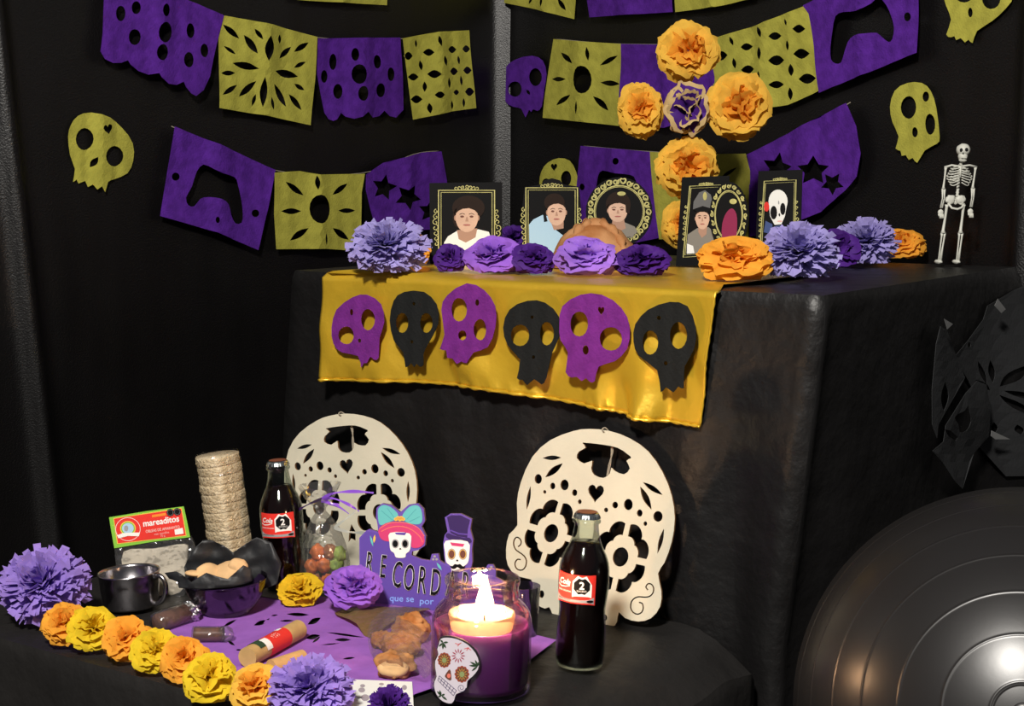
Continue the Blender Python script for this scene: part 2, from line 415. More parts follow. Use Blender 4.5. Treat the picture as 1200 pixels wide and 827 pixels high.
# draped cloths over the table and over the low platform
def draped(name, label, corners, ztop, zbot, off, m, sub=40, inset=0.012, toprelief=0.0015, droop=None):
    droop = droop or (lambda p: 0.0)
    mb = MB(); c = corners; n = len(c); g = 36; vs = []; fs = []
    for j in range(g+1):
        for i in range(g+1):
            a = i/g; b = j/g; p = (c[0]*(1-a)+c[1]*a)*(1-b)+(c[3]*(1-a)+c[2]*a)*b
            edge = min(a, b, 1-a, 1-b)*8
            vs.append(Vector((p.x, p.y, ztop-0.0012-min(1, edge)*0.0+toprelief*min(1, edge)*(noise.noise(p*9)-0.6)-droop(p))))
    for j in range(g):
        for i in range(g): a = j*(g+1)+i; fs.append((a, a+1, a+g+2, a+g+1))
    mb.add(vs, fs, m)
    ring = []
    for k in range(n):
        a, b = c[k], c[(k+1) % n]; d = (b-a); L = d.length; nn = Vector((d.y, -d.x, 0)).normalized()
        for i in range(sub):
            t = i/sub; p = a+d*t; q = nn.copy()
            if t < 0.001:
                pd = (a-c[k-1]).normalized(); q = (nn+Vector((pd.y, -pd.x, 0))).normalized()
            ring.append((p, q, k, t))
    H = ztop-zbot; rows = [0, 0.004, 0.010, 0.02, 0.04, 0.07, 0.1, 0.14, 0.18, 0.23, 0.29, 0.36, 0.44, 0.52, 0.6, 0.7]
    rows = [r for r in rows if r < H-0.01]+[H]; vs = []; fs = []
    for r in rows:
        e = 0.0 if r == 0 else 0.004*min(1, r/0.012)
        for (p, q, k, t) in ring:
            o = off(k, t, r, p); vs.append(Vector((p.x+q.x*e+o[0], p.y+q.y*e+o[1], ztop-0.0012-r-droop(p)*max(0, 1-r/(H*0.9)))))
    R = len(ring)
    for j in range(len(rows)-1):
        for i in range(R): b = (i+1) % R; fs.append((j*R+i, (j+1)*R+i, (j+1)*R+b, j*R+b))
    mb.add(vs, fs, m); o = mb.build(name); tag(o, label, 'tablecloth'); return o
FR = P0.copy(); FL = Vector((-0.33, 2.32, 0)); FL = P0-E*0.862; BR = P0+N*0.73; BL = FL+N*0.73
def off_table(k, t, r, p):
    f = min(1, r/0.3); nx = -N if k == 0 else E if k == 1 else N if k == 2 else -E
    s = (t if k % 2 == 0 else t)
    amp = 0.010 if k != 1 else 0.004
    wv = amp*f*(sin(t*19+k)+0.6*sin(t*41+2*k)+noise.noise(p*6+Vector((0, 0, r*5)))*1.4)
    if k == 0: wv = wv*0.7*min(1, t*5)
    o = nx*wv*(1 if k != 1 else 0.35)
    dr = (p-FR).length; dl = (p-FL).length; db = (p-BR).length
    o = o + E*(-0.055*min(1, r/0.45)*math.exp(-(dr/0.09)**2)) + (-E*0.8+N*0.5)*(0.085*min(1, r/0.28)*math.exp(-(dl/0.13)**2)) + E*(0.055*min(1, r/0.2)*math.exp(-(db/0.12)**2)) + (E-N)*(0.010*min(1, r/0.03)*math.exp(-(dr/0.014)**2))
    return o
draped('black_tablecloth', 'black cloth draped over the high table, under the gold satin cloth', [FL, FR, BR, BL], ZU, 0.006, off_table, cloth_m)
tf = -0.575
LF = P0-E*0.96+N*tf; RF = P0-E*0.070+N*tf; RB = P0-E*0.070-N*0.030; LB = P0-E*0.96-N*0.030
def off_tier(k, t, r, p):
    f = min(1, r/0.15); nx = -N if k == 0 else E if k == 1 else N if k == 2 else -E
    wv = (0.008 if k != 2 else 0.0)*f*(1+sin(t*23+k)+0.7*noise.noise(p*8+Vector((0, 0, r*9))))
    return nx*(wv if k != 1 else min(wv, 0.008))
draped('black_platform_cloth', 'black cloth over the low platform, strewn with offerings', [LF, RF, RB, LB], ZT, 0.006, off_tier, plat_m, toprelief=0.0022, droop=lambda p: 0.045*max(0, 1-max(0, -0.070-(p-P0).dot(E))/0.10)**2*(1+0.3*noise.noise(p*12)))

# ================================================================== GOLD SATIN
root = thing('satin_cloth', 'gold satin cloth hanging over the front of the high table', 'cloth', FRONT.pt(610, 470, 0.01), None)
def gold():
    mb = MB(); nu = 90; nv = 26; vs = []; fs = []
    top = catmull([(388, 319.5), (520, 324), (700, 330), (848, 336)], 30, False); hem = catmull([(388, 443), (500, 446), (600, 456), (700, 474), (760, 486), (827, 498)], 20, False)
    def at(L, t): x = t*(len(L)-1); i = min(len(L)-2, int(x)); f = x-i; return (L[i][0]*(1-f)+L[i+1][0]*f, L[i][1]*(1-f)+L[i+1][1]*f)
    nb = 14
    for j in range(nb+nv+1):
        for i in range(nu+1):
            t = i/nu; a = at(top, t); b = at(hem, t)
            if j < nb:
                q = TOP.pt(*a); back = 0.33*(1-j/nb); p = q+N*(back)+E*0.0; ep = FRONT.pt(*a, 0.012)
                p = Vector((p.x, p.y, ZU+0.0022))
                if j == nb-1: p = Vector((q.x, q.y, ZU+0.0028))
            else:
                s = (j-nb)/nv; u = a[0]*(1-s)+b[0]*s; v = a[1]*(1-s)+b[1]*s
                h = 0.019+0.010*s*(sin(t*17+0.8)*0.8+0.6*sin(t*39+s*2)+0.4*sin(t*27-s*2))+0.006*noise.noise(Vector((t*9, s*3, 2)))*2*s+0.0025*max(0, s-0.86)/0.14*sin(t*150)
                h = max(0.0145, h)
                if j == nb: h = 0.009
                p = FRONT.pt(u, v, h)
                if j == nb: p.z = min(p.z, ZU-0.001)
            vs.append(p)
    for j in range(nb+nv):
        for i in range(nu): a = j*(nu+1)+i; fs.append((a, a+1, a+nu+2, a+nu+1))
    mb.add(vs, fs, gold_m); o = mb.build('satin_panel', root)
    md = o.modifiers.new('thickness', 'SOLIDIFY'); md.thickness = 0.0006
    W = (nu+1); last = vs[-W:]; side = [vs[(nb+j)*W+nu] for j in range(nv+1)]
    pts = [q-N*0.0008*(1+sin(k*1.7)) for k, q in enumerate(last)]
    v, f = tube(pts, [0.0022+0.0009*sin(k*2.1) for k in range(len(pts))], 7); m2 = MB(); m2.add(v, f, gold_m)
    v, f = tube([q-N*0.0012 for q in side], [0.0018+0.0006*sin(k*2.6) for k in range(len(side))], 7); m2.add(v, f, gold_m); m2.build('hem', root)
gold()

# ================================================================== PAPER CUT-OUTS
def curl(amp, fr, seed): return lambda x, y: amp*(1+noise.noise(Vector((x*fr, y*fr*0.6, seed))))+0.0006*sin(x*0.35+seed)
def cutpaper(name, label, outer, holes, plane, m, cat='paper decoration', group=None, parent=None, h=0.008, amp=0.006, th=0.0006, grid=7, seed=0, crease=None):
    mb = MB(); b0 = curl(amp, 0.02, seed)
    if crease: bf = lambda x, y: b0(x, y)+0.008*max(0, 1-abs(x-crease)/16.0)
    else: bf = b0
    plate(mb, [outer]+holes, plane.pt, h, th, m, grid, bump=bf)
    o = mb.build(name, parent, smooth=False)
    if parent is None: tag(o, label, cat, group)
    elif label: o['label'] = label
    return o
def bunting(label, plane, panels, string, seed=0):
    r = thing('paper_bunting', label, 'bunting', plane.pt(*string[len(string)//2], 0.02), 'cut paper bunting on the walls')
    for k, (lab, outer, holes, m) in enumerate(panels):
        xs = [p[0] for p in outer]; ys = [p[1] for p in outer]
        outer = [p for p in outer]
        # bend midpoints in so long edges follow the sag
        L = []
        for i in range(len(outer)):
            a, b = outer[i], outer[(i+1) % len(outer)]; d = math.hypot(b[0]-a[0], b[1]-a[1]); nseg = max(1, int(d/9))
            for j in range(nseg): L.append((a[0]+(b[0]-a[0])*j/nseg, a[1]+(b[1]-a[1])*j/nseg))
        cutpaper('panel', lab, L, holes, plane, m, parent=r, seed=seed+k*7, amp=0.009, h=0.012+0.003*(k % 2), crease=(min(xs)+max(xs))/2)
    mb = MB(); v, f = tube([plane.pt(x, y, 0.0115) for x, y in catmull(string, 5, False)], 0.0009, 6); mb.add(v, f, twine_m); mb.build('string', r)
    return r
def scal(pts, a, b, n=4, seg=6, dep=0.5):   # scalloped run from a to b bulging to the left of travel
    out = []
    for k in range(n):
        for i in range(seg):
            t = i/seg; x = (k+t)/n; d = (b[0]-a[0], b[1]-a[1]); L = math.hypot(*d)/n
            bu = sin(pi*t)**0.7*L*dep*0.6
            out.append((a[0]+d[0]*x-d[1]/math.hypot(*d)*-bu*-1*-1, a[1]+d[1]*x+d[0]/math.hypot(*d)*bu*1))
    return out
o1 = (50, 0); o2 = (300, 0); o3 = (580, 0); o4 = (800, 0); o5 = (150, 130)
# --- left wall, upper string
P1o = [(117, -34), (225, 5), (255, 19)] + [(245, 60), (238, 90), (230, 106), (222, 113)] + X(o1, 4, [(665, 440), (640, 410), (630, 385), (600, 400), (560, 395), (525, 365), (515, 345), (470, 352), (420, 335), (385, 305), (372, 285), (340, 297), (300, 298), (262, 280), (240, 245), (250, 160)])
P1h = XH(o1, 4, [('e', 338, 67, 22, 36), ('e', 410, 40, 20, 30), ('e', 540, 52, 18, 30), ('e', 540, 155, 32, 48), ('e', 405, 177, 28, 37), ('e', 530, 248, 26, 38), ('e', 664, 147, 20, 35), ('e', 653, 283, 22, 36), ('e', 727, 240, 20, 32)])
P2o = [(255, 19), (310, 30), (364, 44), (361, 95), (356, 147), (300, 135), (247, 127), (250, 29)]
P2h = XH(o1, 4, [('l', 818, 118, 890, 185, 26), ('l', 822, 218, 875, 258, 16), ('l', 908, 168, 970, 255, 32), ('l', 955, 138, 988, 190, 18), ('l', 1022, 170, 1015, 290, 46), ('l', 1072, 165, 1074, 210, 20), ('l', 1132, 222, 1072, 278, 26), ('l', 1215, 202, 1145, 246, 26), ('l', 1200, 292, 1145, 320, 20),
    ('l', 858, 298, 978, 325, 34), ('l', 803, 345, 870, 345, 24), ('l', 805, 447, 880, 400, 24), ('l', 888, 455, 970, 382, 32), ('l', 1003, 362, 998, 505, 32), ('l', 970, 442, 955, 500, 16), ('l', 1052, 335, 1165, 362, 36), ('l', 1050, 395, 1113, 503, 30), ('l', 1148, 395, 1195, 425, 20), ('l', 1124, 443, 1184, 518, 26), ('l', 1038, 455, 1050, 518, 16)])
P3o = X(o2, 4, [(258, 183), (455, 180), (655, 178), (662, 350), (668, 515), (630, 552), (600, 545), (572, 520), (548, 545), (515, 552), (487, 525), (460, 548), (425, 558), (390, 548), (370, 530), (352, 560), (335, 568), (315, 560), (297, 530), (262, 350)])
P3h = XH(o2, 4, [('e', 335, 292, 16, 38), ('e', 430, 258, 16, 30), ('e', 445, 350, 32, 46), ('e', 537, 292, 18, 32), ('e', 296, 360, 16, 30), ('e', 603, 350, 17, 32), ('e', 356, 430, 21, 35), ('e', 462, 440, 23, 35), ('e', 552, 425, 21, 33)])
P4o = X(o2, 4, [(650, 183), (820, 152), (967, 145), (980, 330), (995, 508), (885, 523), (705, 562), (680, 370)])
P4h = XH(o2, 4, [('l', 658, 265, 702, 265, 38), ('l', 753, 248, 800, 248, 34), ('l', 866, 235, 907, 235, 34), ('l', 936, 232, 972, 232, 34), ('l', 680, 363, 732, 363, 34), ('l', 767, 350, 824, 350, 38), ('l', 872, 337, 911, 337, 36), ('l', 938, 332, 977, 332, 36), ('l', 694, 467, 748, 467, 38), ('l', 795, 447, 839, 447, 32), ('l', 889, 435, 915, 435, 26), ('l', 944, 432, 986, 432, 40),
    ('l', 717, 188, 722, 226, 14), ('l', 819, 170, 831, 221, 18), ('l', 738, 285, 746, 333, 18), ('l', 843, 263, 852, 313, 20), ('l', 757, 384, 757, 433, 18), ('l', 864, 365, 868, 418, 18), ('l', 914, 262, 919, 306, 14), ('l', 924, 355, 929, 406, 14), ('l', 773, 484, 779, 534, 22), ('l', 880, 472, 885, 516, 14), ('l', 937, 460, 940, 506, 14)])
bunting('upper string of four cut paper sheets on the left wall, purple and yellow', WL,
        [('purple scalloped sheet with oval holes', P1o, P1h, pur_m), ('yellow sheet with a burst of slits', P2o, P2h, yel_m),
         ('small purple scalloped sheet', P3o, P3h, pur_m), ('yellow sheet with rows of slits', P4o, P4h, yel_m)], [(117, -33), (255, 20), (364, 44), (463, 46), (542, 37)], 3)
# --- left wall, lower string
L1o = X(o5, 3.158, [(150, 58), (340, 135), (525, 218), (495, 360), (455, 513), (300, 447), (100, 388), (125, 220)])
pad = catmull([(258, 198), (232, 225), (215, 280), (192, 320), (200, 348), (222, 352), (245, 325), (275, 318), (318, 325), (345, 345), (358, 385), (375, 415), (398, 412), (403, 380), (398, 330), (385, 270), (372, 245), (320, 230), (290, 215)], 2)
L1h = XH(o5, 3.158, [('p', pad), ('e', 157, 243, 14, 15), ('e', 450, 378, 13, 14), ('e', 303, 402, 7, 12)])
L2o = X(o5, 3.158, [(512, 228), (610, 222), (680, 235), (850, 232), (838, 300), (835, 517), (700, 508), (522, 510), (512, 380)])
L2h = XH(o5, 3.158, [('e', 680, 362, 37, 53), ('l', 555, 262, 625, 312, 22), ('l', 669, 238, 672, 292, 16), ('l', 785, 268, 728, 310, 20), ('l', 538, 370, 615, 370, 22), ('l', 750, 368, 815, 368, 18), ('l', 640, 432, 572, 478, 24), ('l', 728, 432, 790, 475, 24), ('l', 700, 450, 703, 497, 10)])
L3o = X(o5, 3.158, [(852, 235), (920, 192), (1060, 154), (1135, 150), (1155, 260), (1170, 400), (1150, 435), (1050, 440), (890, 430), (850, 290)])
L3h = XH(o5, 3.158, [('s', 922, 283, 50, 0.2), ('s', 1012, 318, 50, 0.5), ('s', 1095, 370, 44, 0.1)])
bunting('lower string of three cut paper sheets on the left wall, above the left flower', WL,
        [('purple sheet with a controller-shaped hole', L1o, L1h, pur_m), ('yellow sheet with an oval and slits', L2o, L2h, yel_m), ('purple sheet with star holes', L3o, L3h, pur_m)],
        [(197, 148), (316, 199), (419, 203), (480, 181), (510, 177)], 11)
# --- strings above the frame
bunting('topmost string on the left wall, only the foot of a yellow sheet showing', WL,
        [('yellow sheet', [(340, -60), (444, -55), (446, 7), (392, 4), (340, 1)], [], yel_m)], [(330, -62), (395, -58), (450, -55)], 21)
bunting('topmost string on the right wall with three sheets cut off by the picture edge', WR,
        [('yellow sheet', [(604, -70), (692, -66), (681, 23), (640, 12), (600, 4)], XH(o3, 4, [('l', 215, -10, 195, 22, 14), ('l', 265, -15, 262, 38, 14), ('l', 330, -5, 370, 52, 22), ('l', 150, -60, 210, -30, 14)]), yel_m),
         ('purple sheet', [(692, -66), (793, -72), (799, 15), (750, 18), (700, 21)], [], pur_m),
         ('yellow sheet', [(793, -72), (890, -100), (896, -2), (850, 9), (801, 15)], [], yel_m)], [(600, -70), (692, -66), (793, -72), (890, -100)], 25)
# --- right wall, upper string
R1o = X(o3, 4, [(305, 185), (470, 198), (632, 208), (635, 420), (625, 592), (430, 570), (265, 553), (285, 370)])
R1h = XH(o3, 4, [('e', 455, 375, 38, 65), ('l', 350, 248, 413, 300, 24), ('l', 478, 222, 482, 288, 16), ('l', 605, 262, 525, 308, 22), ('l', 308, 373, 378, 373, 22), ('l', 525, 388, 620, 395, 26), ('l', 400, 445, 333, 495, 22), ('l', 432, 472, 428, 540, 12), ('l', 497, 452, 567, 520, 28)])
R2o = [(738, 52), (790, 53), (842, 47), (848, 90), (846, 132), (790, 150), (737, 146)]
R3o = X(o4, 3, [(122, 140), (290, 90), (455, 25), (472, 50), (495, 170), (510, 320), (400, 370), (310, 385), (150, 400)])
R3h = XH(o4, 3, [('l', 137, 200, 187, 195, 34), ('l', 230, 168, 270, 165, 26), ('l', 332, 130, 378, 128, 28), ('l', 420, 104, 465, 104, 30), ('l', 235, 248, 282, 244, 30), ('l', 335, 215, 390, 213, 36), ('l', 422, 192, 478, 190, 36), ('l', 340, 300, 388, 298, 26), ('l', 435, 280, 497, 276, 36),
    ('l', 193, 130, 205, 162, 12), ('l', 290, 95, 305, 134, 18), ('l', 389, 68, 398, 93, 10), ('l', 206, 205, 214, 243, 14), ('l', 297, 165, 303, 213, 18), ('l', 401, 143, 404, 181, 12), ('l', 303, 250, 308, 297, 14), ('l', 412, 226, 413, 270, 18), ('l', 408, 308, 410, 354, 16), ('l', 311, 335, 312, 374, 10)])
pad2 = catmull([(572, 60), (600, 45), (655, 42), (700, 15), (725, -5), (748, 20), (765, 60), (775, 100), (770, 140), (755, 150), (735, 135), (715, 118), (680, 120), (640, 128), (615, 150), (600, 190), (590, 222), (572, 225), (558, 210), (555, 170), (562, 110)], 2)
R4o = X(o4, 3, [(455, 22), (600, -55), (730, -120), (858, -160), (860, 0), (857, 188), (690, 255), (515, 328), (495, 170), (472, 50)])
R4h = XH(o4, 3, [('p', pad2), ('e', 820, 62, 13, 16)])
bunting('upper string of cut paper on the right wall, passing behind the flower cross', WR,
        [('yellow sheet with an oval and slits', R1o, R1h, yel_m), ('plain purple sheet', R2o, [], pur_m), ('yellow sheet with rows of slits', R3o, R3h, yel_m), ('purple sheet with a controller-shaped hole', R4o, R4h, pur_m)],
        [(656, 46), (738, 52), (842, 47), (952, 8), (1086, -53)], 31)
Q1o = [(689, 171), (730, 174), (773, 178), (782, 230), (783, 278), (735, 288), (676, 282), (683, 225)]
Q1h = [catmull(X((600, 180), 4.8, [(530, 130), (560, 95), (640, 110), (720, 120), (745, 150), (760, 250), (730, 270), (690, 180), (600, 170), (560, 230), (520, 230)]), 2), ell(734, 189, 3, 4), ell(691, 219, 3.5, 4), ell(766, 236, 4, 5)]
Q2o = [(773, 178), (830, 181), (884, 180), (889, 200), (888, 278), (783, 280)]
Q2h = [lens(875, 196, 857, 208, 4), lens(872, 228, 884, 229, 4)]
Q3o = [(885, 181), (913, 167), (960, 142), (1002, 121), (1014, 148), (1018, 180), (1013, 207), (1000, 223), (972, 248), (935, 265), (888, 277), (888, 200)]
Q3h = [star(920, 197, 19, 0.2), star(964, 200, 18, 0.0), star(985, 215, 14, 0.6)]
bunting('lower string of cut paper on the right wall, behind the picture cards', WR,
        [('purple sheet with a controller-shaped hole', Q1o, Q1h, pur_m), ('yellow sheet', Q2o, Q2h, yel_m), ('purple sheet with star holes and a torn foot', Q3o, Q3h, pur_m)],
        [(689, 171), (773, 178), (885, 181), (1002, 120)], 41)
# --- paper skulls on the walls
def pskull(label, outer, holes, plane, m, group, seed, h=0.004, amp=0.004, sm=2, **k):
    return cutpaper('paper_skull', label, catmull(outer, sm), holes, plane, m, 'paper skull', group, seed=seed, h=h, amp=amp, grid=6, **k)
G = 'paper skull cut-outs pinned on the walls'
pskull('yellow paper skull at the far left of the left wall', [(77, 160), (80, 147), (88, 136), (103, 132), (125, 138), (140, 150), (153, 168), (154, 188), (147, 203), (131, 210), (123, 213), (119, 225), (115, 218), (110, 222), (106, 216), (101, 219), (98, 212), (90, 215), (88, 210), (84, 213), (86, 198), (80, 182)],
       [ell(96, 163, 10, 13), ell(131, 183, 11, 12), heart(122, 151, 12, 12, -0.2), lens(111, 184, 103, 196, 7)], WL, yel_m, G, 1, crease=116)
pskull('yellow paper skull on the right wall, just above the small skeleton', X(o4, 3, [(742, 375), (758, 320), (800, 292), (850, 292), (885, 320), (905, 380), (915, 480), (905, 505), (860, 530), (835, 572), (820, 555), (805, 562), (795, 545), (782, 548), (778, 530), (760, 522), (772, 480), (750, 430)]),
       XH(o4, 3, [('e', 807, 378, 27, 40), ('e', 883, 437, 18, 37), ('e', 867, 340, 13, 18), ('e', 829, 465, 10, 18)]), WR, yel_m, G, 2)
pskull('yellow paper skull in the upper right corner, cut by the picture edge', X(o4, 3, [(925, -40), (938, 20), (955, 70), (940, 122), (955, 132), (968, 128), (975, 142), (990, 135), (1003, 150), (1015, 140), (1030, 152), (1045, 110), (1100, 75), (1150, 30), (1175, -20), (1150, -100), (1050, -130), (950, -100)]),
       XH(o4, 3, [('e', 1000, -18, 32, 28), ('e', 1097, -5, 34, 38), ('e', 1022, 45, 9, 17)]), WR, yel_m, G, 3)
pskull('yellow paper skull half hidden behind the picture card of a man', X((600, 180), 4.8, [(172, 165), (185, 100), (220, 50), (280, 25), (340, 40), (375, 100), (390, 180), (380, 260), (340, 320), (240, 320), (190, 240)]),
       [heart(653, 195.5, 8, 9), ell(667, 209, 6, 9), ell(644, 216, 5, 7)], WR, yel_m, G, 4)
pskull('small purple paper skull beside the corner fold of the wall', X(o3, 4, [(45, 380), (60, 320), (110, 280), (190, 262), (240, 285), (255, 350), (245, 420), (235, 500), (215, 520), (195, 512), (185, 525), (175, 515), (160, 550), (140, 510), (100, 500), (60, 470)]),
       XH(o3, 4, [('e', 110, 418, 33, 36), ('e', 206, 362, 30, 42), ('l', 165, 420, 180, 445, 14)]), WR, pur_m, G, 5)
# --- paper skulls on the gold cloth
oa = (370, 300)
def gs(label, outer, holes, m, seed):
    pskull(label, X(oa, 2.4, outer), XH(oa, 2.4, holes), FRONT.off(0.031), m, 'paper skulls on the gold cloth', seed, h=0.003, amp=0.0012)
gs('purple paper skull, leftmost on the gold cloth', [(50, 200), (65, 150), (110, 115), (150, 108), (190, 135), (200, 185), (185, 230), (182, 285), (170, 290), (160, 282), (150, 300), (140, 300), (133, 312), (125, 280), (80, 270), (55, 245)], [('e', 92, 222, 22, 25), ('e', 153, 178, 20, 30), ('e', 107, 157, 5, 9), ('e', 129, 237, 4, 6)], purg_m, 6)
gs('black paper skull, the narrow one second from the left on the gold cloth', [(213, 180), (225, 125), (255, 100), (310, 100), (345, 135), (350, 190), (320, 250), (308, 275), (308, 305), (298, 310), (290, 302), (283, 311), (275, 300), (258, 312), (252, 270), (225, 235)], [('e', 249, 187, 17, 28), ('e', 317, 187, 18, 28), ('e', 283, 133, 4, 5), ('e', 277, 240, 4, 5)], blk_m, 7)
gs('purple paper skull, highest of the row on the gold cloth', [(360, 150), (375, 110), (430, 76), (480, 95), (510, 140), (510, 200), (490, 255), (450, 270), (430, 300), (415, 295), (403, 302), (390, 287), (375, 285), (372, 264), (355, 260), (368, 220)], [('e', 409, 150, 22, 33), ('e', 468, 206, 18, 30), ('e', 418, 222, 11, 14), ('e', 460, 130, 5, 9)], purg_m, 8)
gs('black paper skull left of the large purple one on the gold cloth', [(533, 200), (550, 150), (600, 125), (650, 130), (690, 170), (693, 220), (670, 270), (655, 340), (640, 360), (620, 345), (600, 362), (587, 347), (572, 342), (580, 290), (545, 250)], [('e', 580, 222, 26, 30), ('e', 655, 217, 20, 33), ('e', 614, 171, 4, 5), ('e', 618, 283, 4, 5)], blk_m, 9)
gs('purple paper skull, the largest and widest on the gold cloth', [(692, 190), (700, 140), (750, 108), (810, 108), (865, 145), (887, 200), (880, 260), (845, 295), (800, 310), (790, 350), (777, 352), (765, 342), (753, 350), (740, 338), (725, 340), (708, 325), (715, 270), (695, 235)], [('e', 747, 190, 25, 35), ('e', 835, 232, 32, 33), ('h', 808, 152, 20, 24), ('e', 765, 263, 9, 13)], purg_m, 10)
gs('black paper skull, rightmost on the gold cloth', [(905, 190), (940, 150), (1000, 128), (1050, 140), (1075, 200), (1070, 260), (1042, 310), (1040, 370), (1025, 365), (1010, 382), (990, 367), (975, 382), (965, 320), (915, 280), (900, 240)], [('e', 946, 242, 22, 34), ('e', 1025, 222, 24, 38), ('e', 970, 173, 6, 6), ('e', 990, 300, 5, 6)], blk_m, 11)

# --- black cut paper on the right side of the table
ob = (1000, 320)
r = thing('black_paper_ornament', 'black cut paper taped to the right side of the black tablecloth, hard to see', 'paper decoration', SIDE.pt(1130, 500, 0.01))
def flare(a, b_):
    q = SIDE.pt(a, b_); return 0.055*min(1, max(0, ZU-q.z)/0.2)*math.exp(-((Vector((q.x, q.y, 0))-BR).length/0.12)**2)
c_m = mat('black_cut_paper', (0.030, 0.031, 0.033), 0.7, bump=0.3, bscale=200)
mb = MB(); plate(mb, [X(ob, 3.18, [(350, 310), (400, 250), (455, 170), (470, 120), (560, 60), (608, 40), (625, 60), (625, 700), (610, 745), (490, 748), (430, 640), (440, 500), (400, 400)])]+XH(ob, 3.18, [('l', 485, 418, 548, 335, 30), ('l', 492, 432, 560, 460, 22), ('l', 482, 448, 545, 525, 22), ('l', 425, 395, 462, 432, 22), ('l', 470, 405, 468, 320, 18), ('l', 455, 412, 435, 325, 14), ('e', 597, 420, 13, 12), ('l', 468, 550, 470, 590, 16), ('l', 512, 555, 518, 592, 16), ('l', 528, 628, 530, 662, 12), ('e', 590, 480, 10, 8), ('e', 405, 265, 6, 10)]), SIDE.pt, 0.008, 0.0006, c_m, 9, bump=lambda a, b_: flare(a, b_)+curl(0.002, 0.02, 3)(a, b_)); mb.build('flower_sheet', r, smooth=False)
mb = MB(); plate(mb, [X(ob, 3.18, [(270, 195), (300, 210), (340, 310), (370, 385), (320, 470), (270, 560), (265, 610), (250, 560), (245, 430), (255, 260)]), X(ob, 3.18, lens(292, 400, 290, 510, 32))], SIDE.pt, 0.014, 0.0006, c_m, 9, bump=lambda a, b_: flare(a, b_)+curl(0.004, 0.03, 5)(a, b_)); mb.build('folded_flap', r, smooth=False)
mb = MB(); plate(mb, [X(ob, 3.18, [(268, 560), (340, 440), (385, 395), (418, 410), (428, 500), (430, 600), (385, 665), (335, 795), (300, 765), (262, 700), (220, 655), (262, 620)])]+[X(ob, 3.18, catmull([(300, 530), (335, 505), (345, 485), (352, 515), (358, 545), (345, 580), (325, 585), (318, 555)], 2)), X(ob, 3.18, [(265, 575), (285, 578), (322, 605), (315, 618), (280, 600)])], SIDE.pt, 0.022, 0.0006, c_m, 9, bump=lambda a, b_: flare(a, b_)+curl(0.006, 0.03, 9)(a, b_)); mb.build('skull_flap', r, smooth=False)
for q in ([(258, 165), (292, 185), (270, 205)], [(460, 92), (485, 130), (470, 145), (448, 118)], [(430, 578), (475, 608), (440, 610), (428, 598)]):
    mb = MB(); plate(mb, [X(ob, 3.18, q)], SIDE.pt, 0.030, 0.0003, tape_m, 0, bump=flare); mb.build('tape', r, smooth=False, label='light grey scrap of tape')

# ================================================================== FLOWERS
def axis_mtx(d): return d.to_track_quat('Z', 'Y').to_matrix()
def ruffled(seed, R, sq, c, ax, m, rim=None, K=6, zmin=None, spin=0):
    """tissue blossom: rings of cupped, crumpled petals"""
    rnd = random.Random(seed); out = []; rot = axis_mtx(ax); NS, NT = 10, 7
    K = 6 if not rim else 4; cnts = [4, 6, 7, 8, 8, 7] if not rim else [3, 4, 5, 6]
    for k in range(K):
        mb = MB(); f = k/(K-1); al0 = radians(8+92*f**0.9); n = cnts[k]; ph = rnd.random()*6.28
        mm = org_m if (m is amb_m and k < 2) else m; sm = mb.slot(mm); sr = mb.slot(rim) if rim else sm
        for q_ in range(n):
            a = ph+2*pi*q_/n+rnd.uniform(-0.25, 0.25); al = al0+radians(rnd.uniform(-9, 9)); L = R*rnd.uniform(0.88, 1.08)*(0.80+0.20*min(1, f*1.5)); W = R*(0.36+0.30*f)*rnd.uniform(0.85, 1.2)
            cup = rnd.uniform(0.15, 0.5)*(1-0.35*f); tw = rnd.uniform(-0.5, 0.5)*(1-0.5*f); curlb = rnd.uniform(-0.25, 0.5); sd = Vector((seed*1.7+q_*3.1, k*2.3, q_*0.7)); k0 = len(mb.v)
            for jt in range(NT):
                t = jt/(NT-1); rr = 0.10+0.90*t; aa = al*(0.62+0.38*t)+curlb*t*t*0.45
                d = Vector((sin(aa)*cos(a), sin(aa)*sin(a), cos(aa))); e = Vector((-sin(a), cos(a), 0)); nn = e.cross(d)
                e2 = e*cos(tw)+nn*sin(tw); n2 = nn*cos(tw)-e*sin(tw)
                for js in range(NS):
                    s_ = 2*js/(NS-1)-1; wd = W*(0.22+0.78*sin(min(1.0, t*1.05)*pi*0.62)); z1 = noise.noise(sd+Vector((s_*1.3, t*1.6, 0))); z2 = noise.noise(sd+Vector((s_*3.4, t*3.2, 5)))
                    edge = 1-0.16*s_*s_*t+0.10*z1*t+0.07*z2*t
                    p = d*(L*rr*edge)+e2*(s_*wd)+n2*(wd*cup*s_*s_*0.9+R*(0.13*z1+0.075*z2)*(0.3+t))
                    q = rot @ p; q = Vector((q.x, q.y, q.z*sq))+c
                    if zmin is not None and q.z < zmin: q.z = zmin+0.0002*((js*7+jt*3+q_) % 5)
                    mb.v.append(q)
            for jt in range(NT-1):
                for js in range(NS-1):
                    b = k0+jt*NS+js; mb.f.append((b, b+1, b+NS+1, b+NS)); mb.mi.append(sr if (rim and (jt == NT-2 or (js in (0, NS-2) and jt > 2))) else sm)
        out.append(mb)
    return out
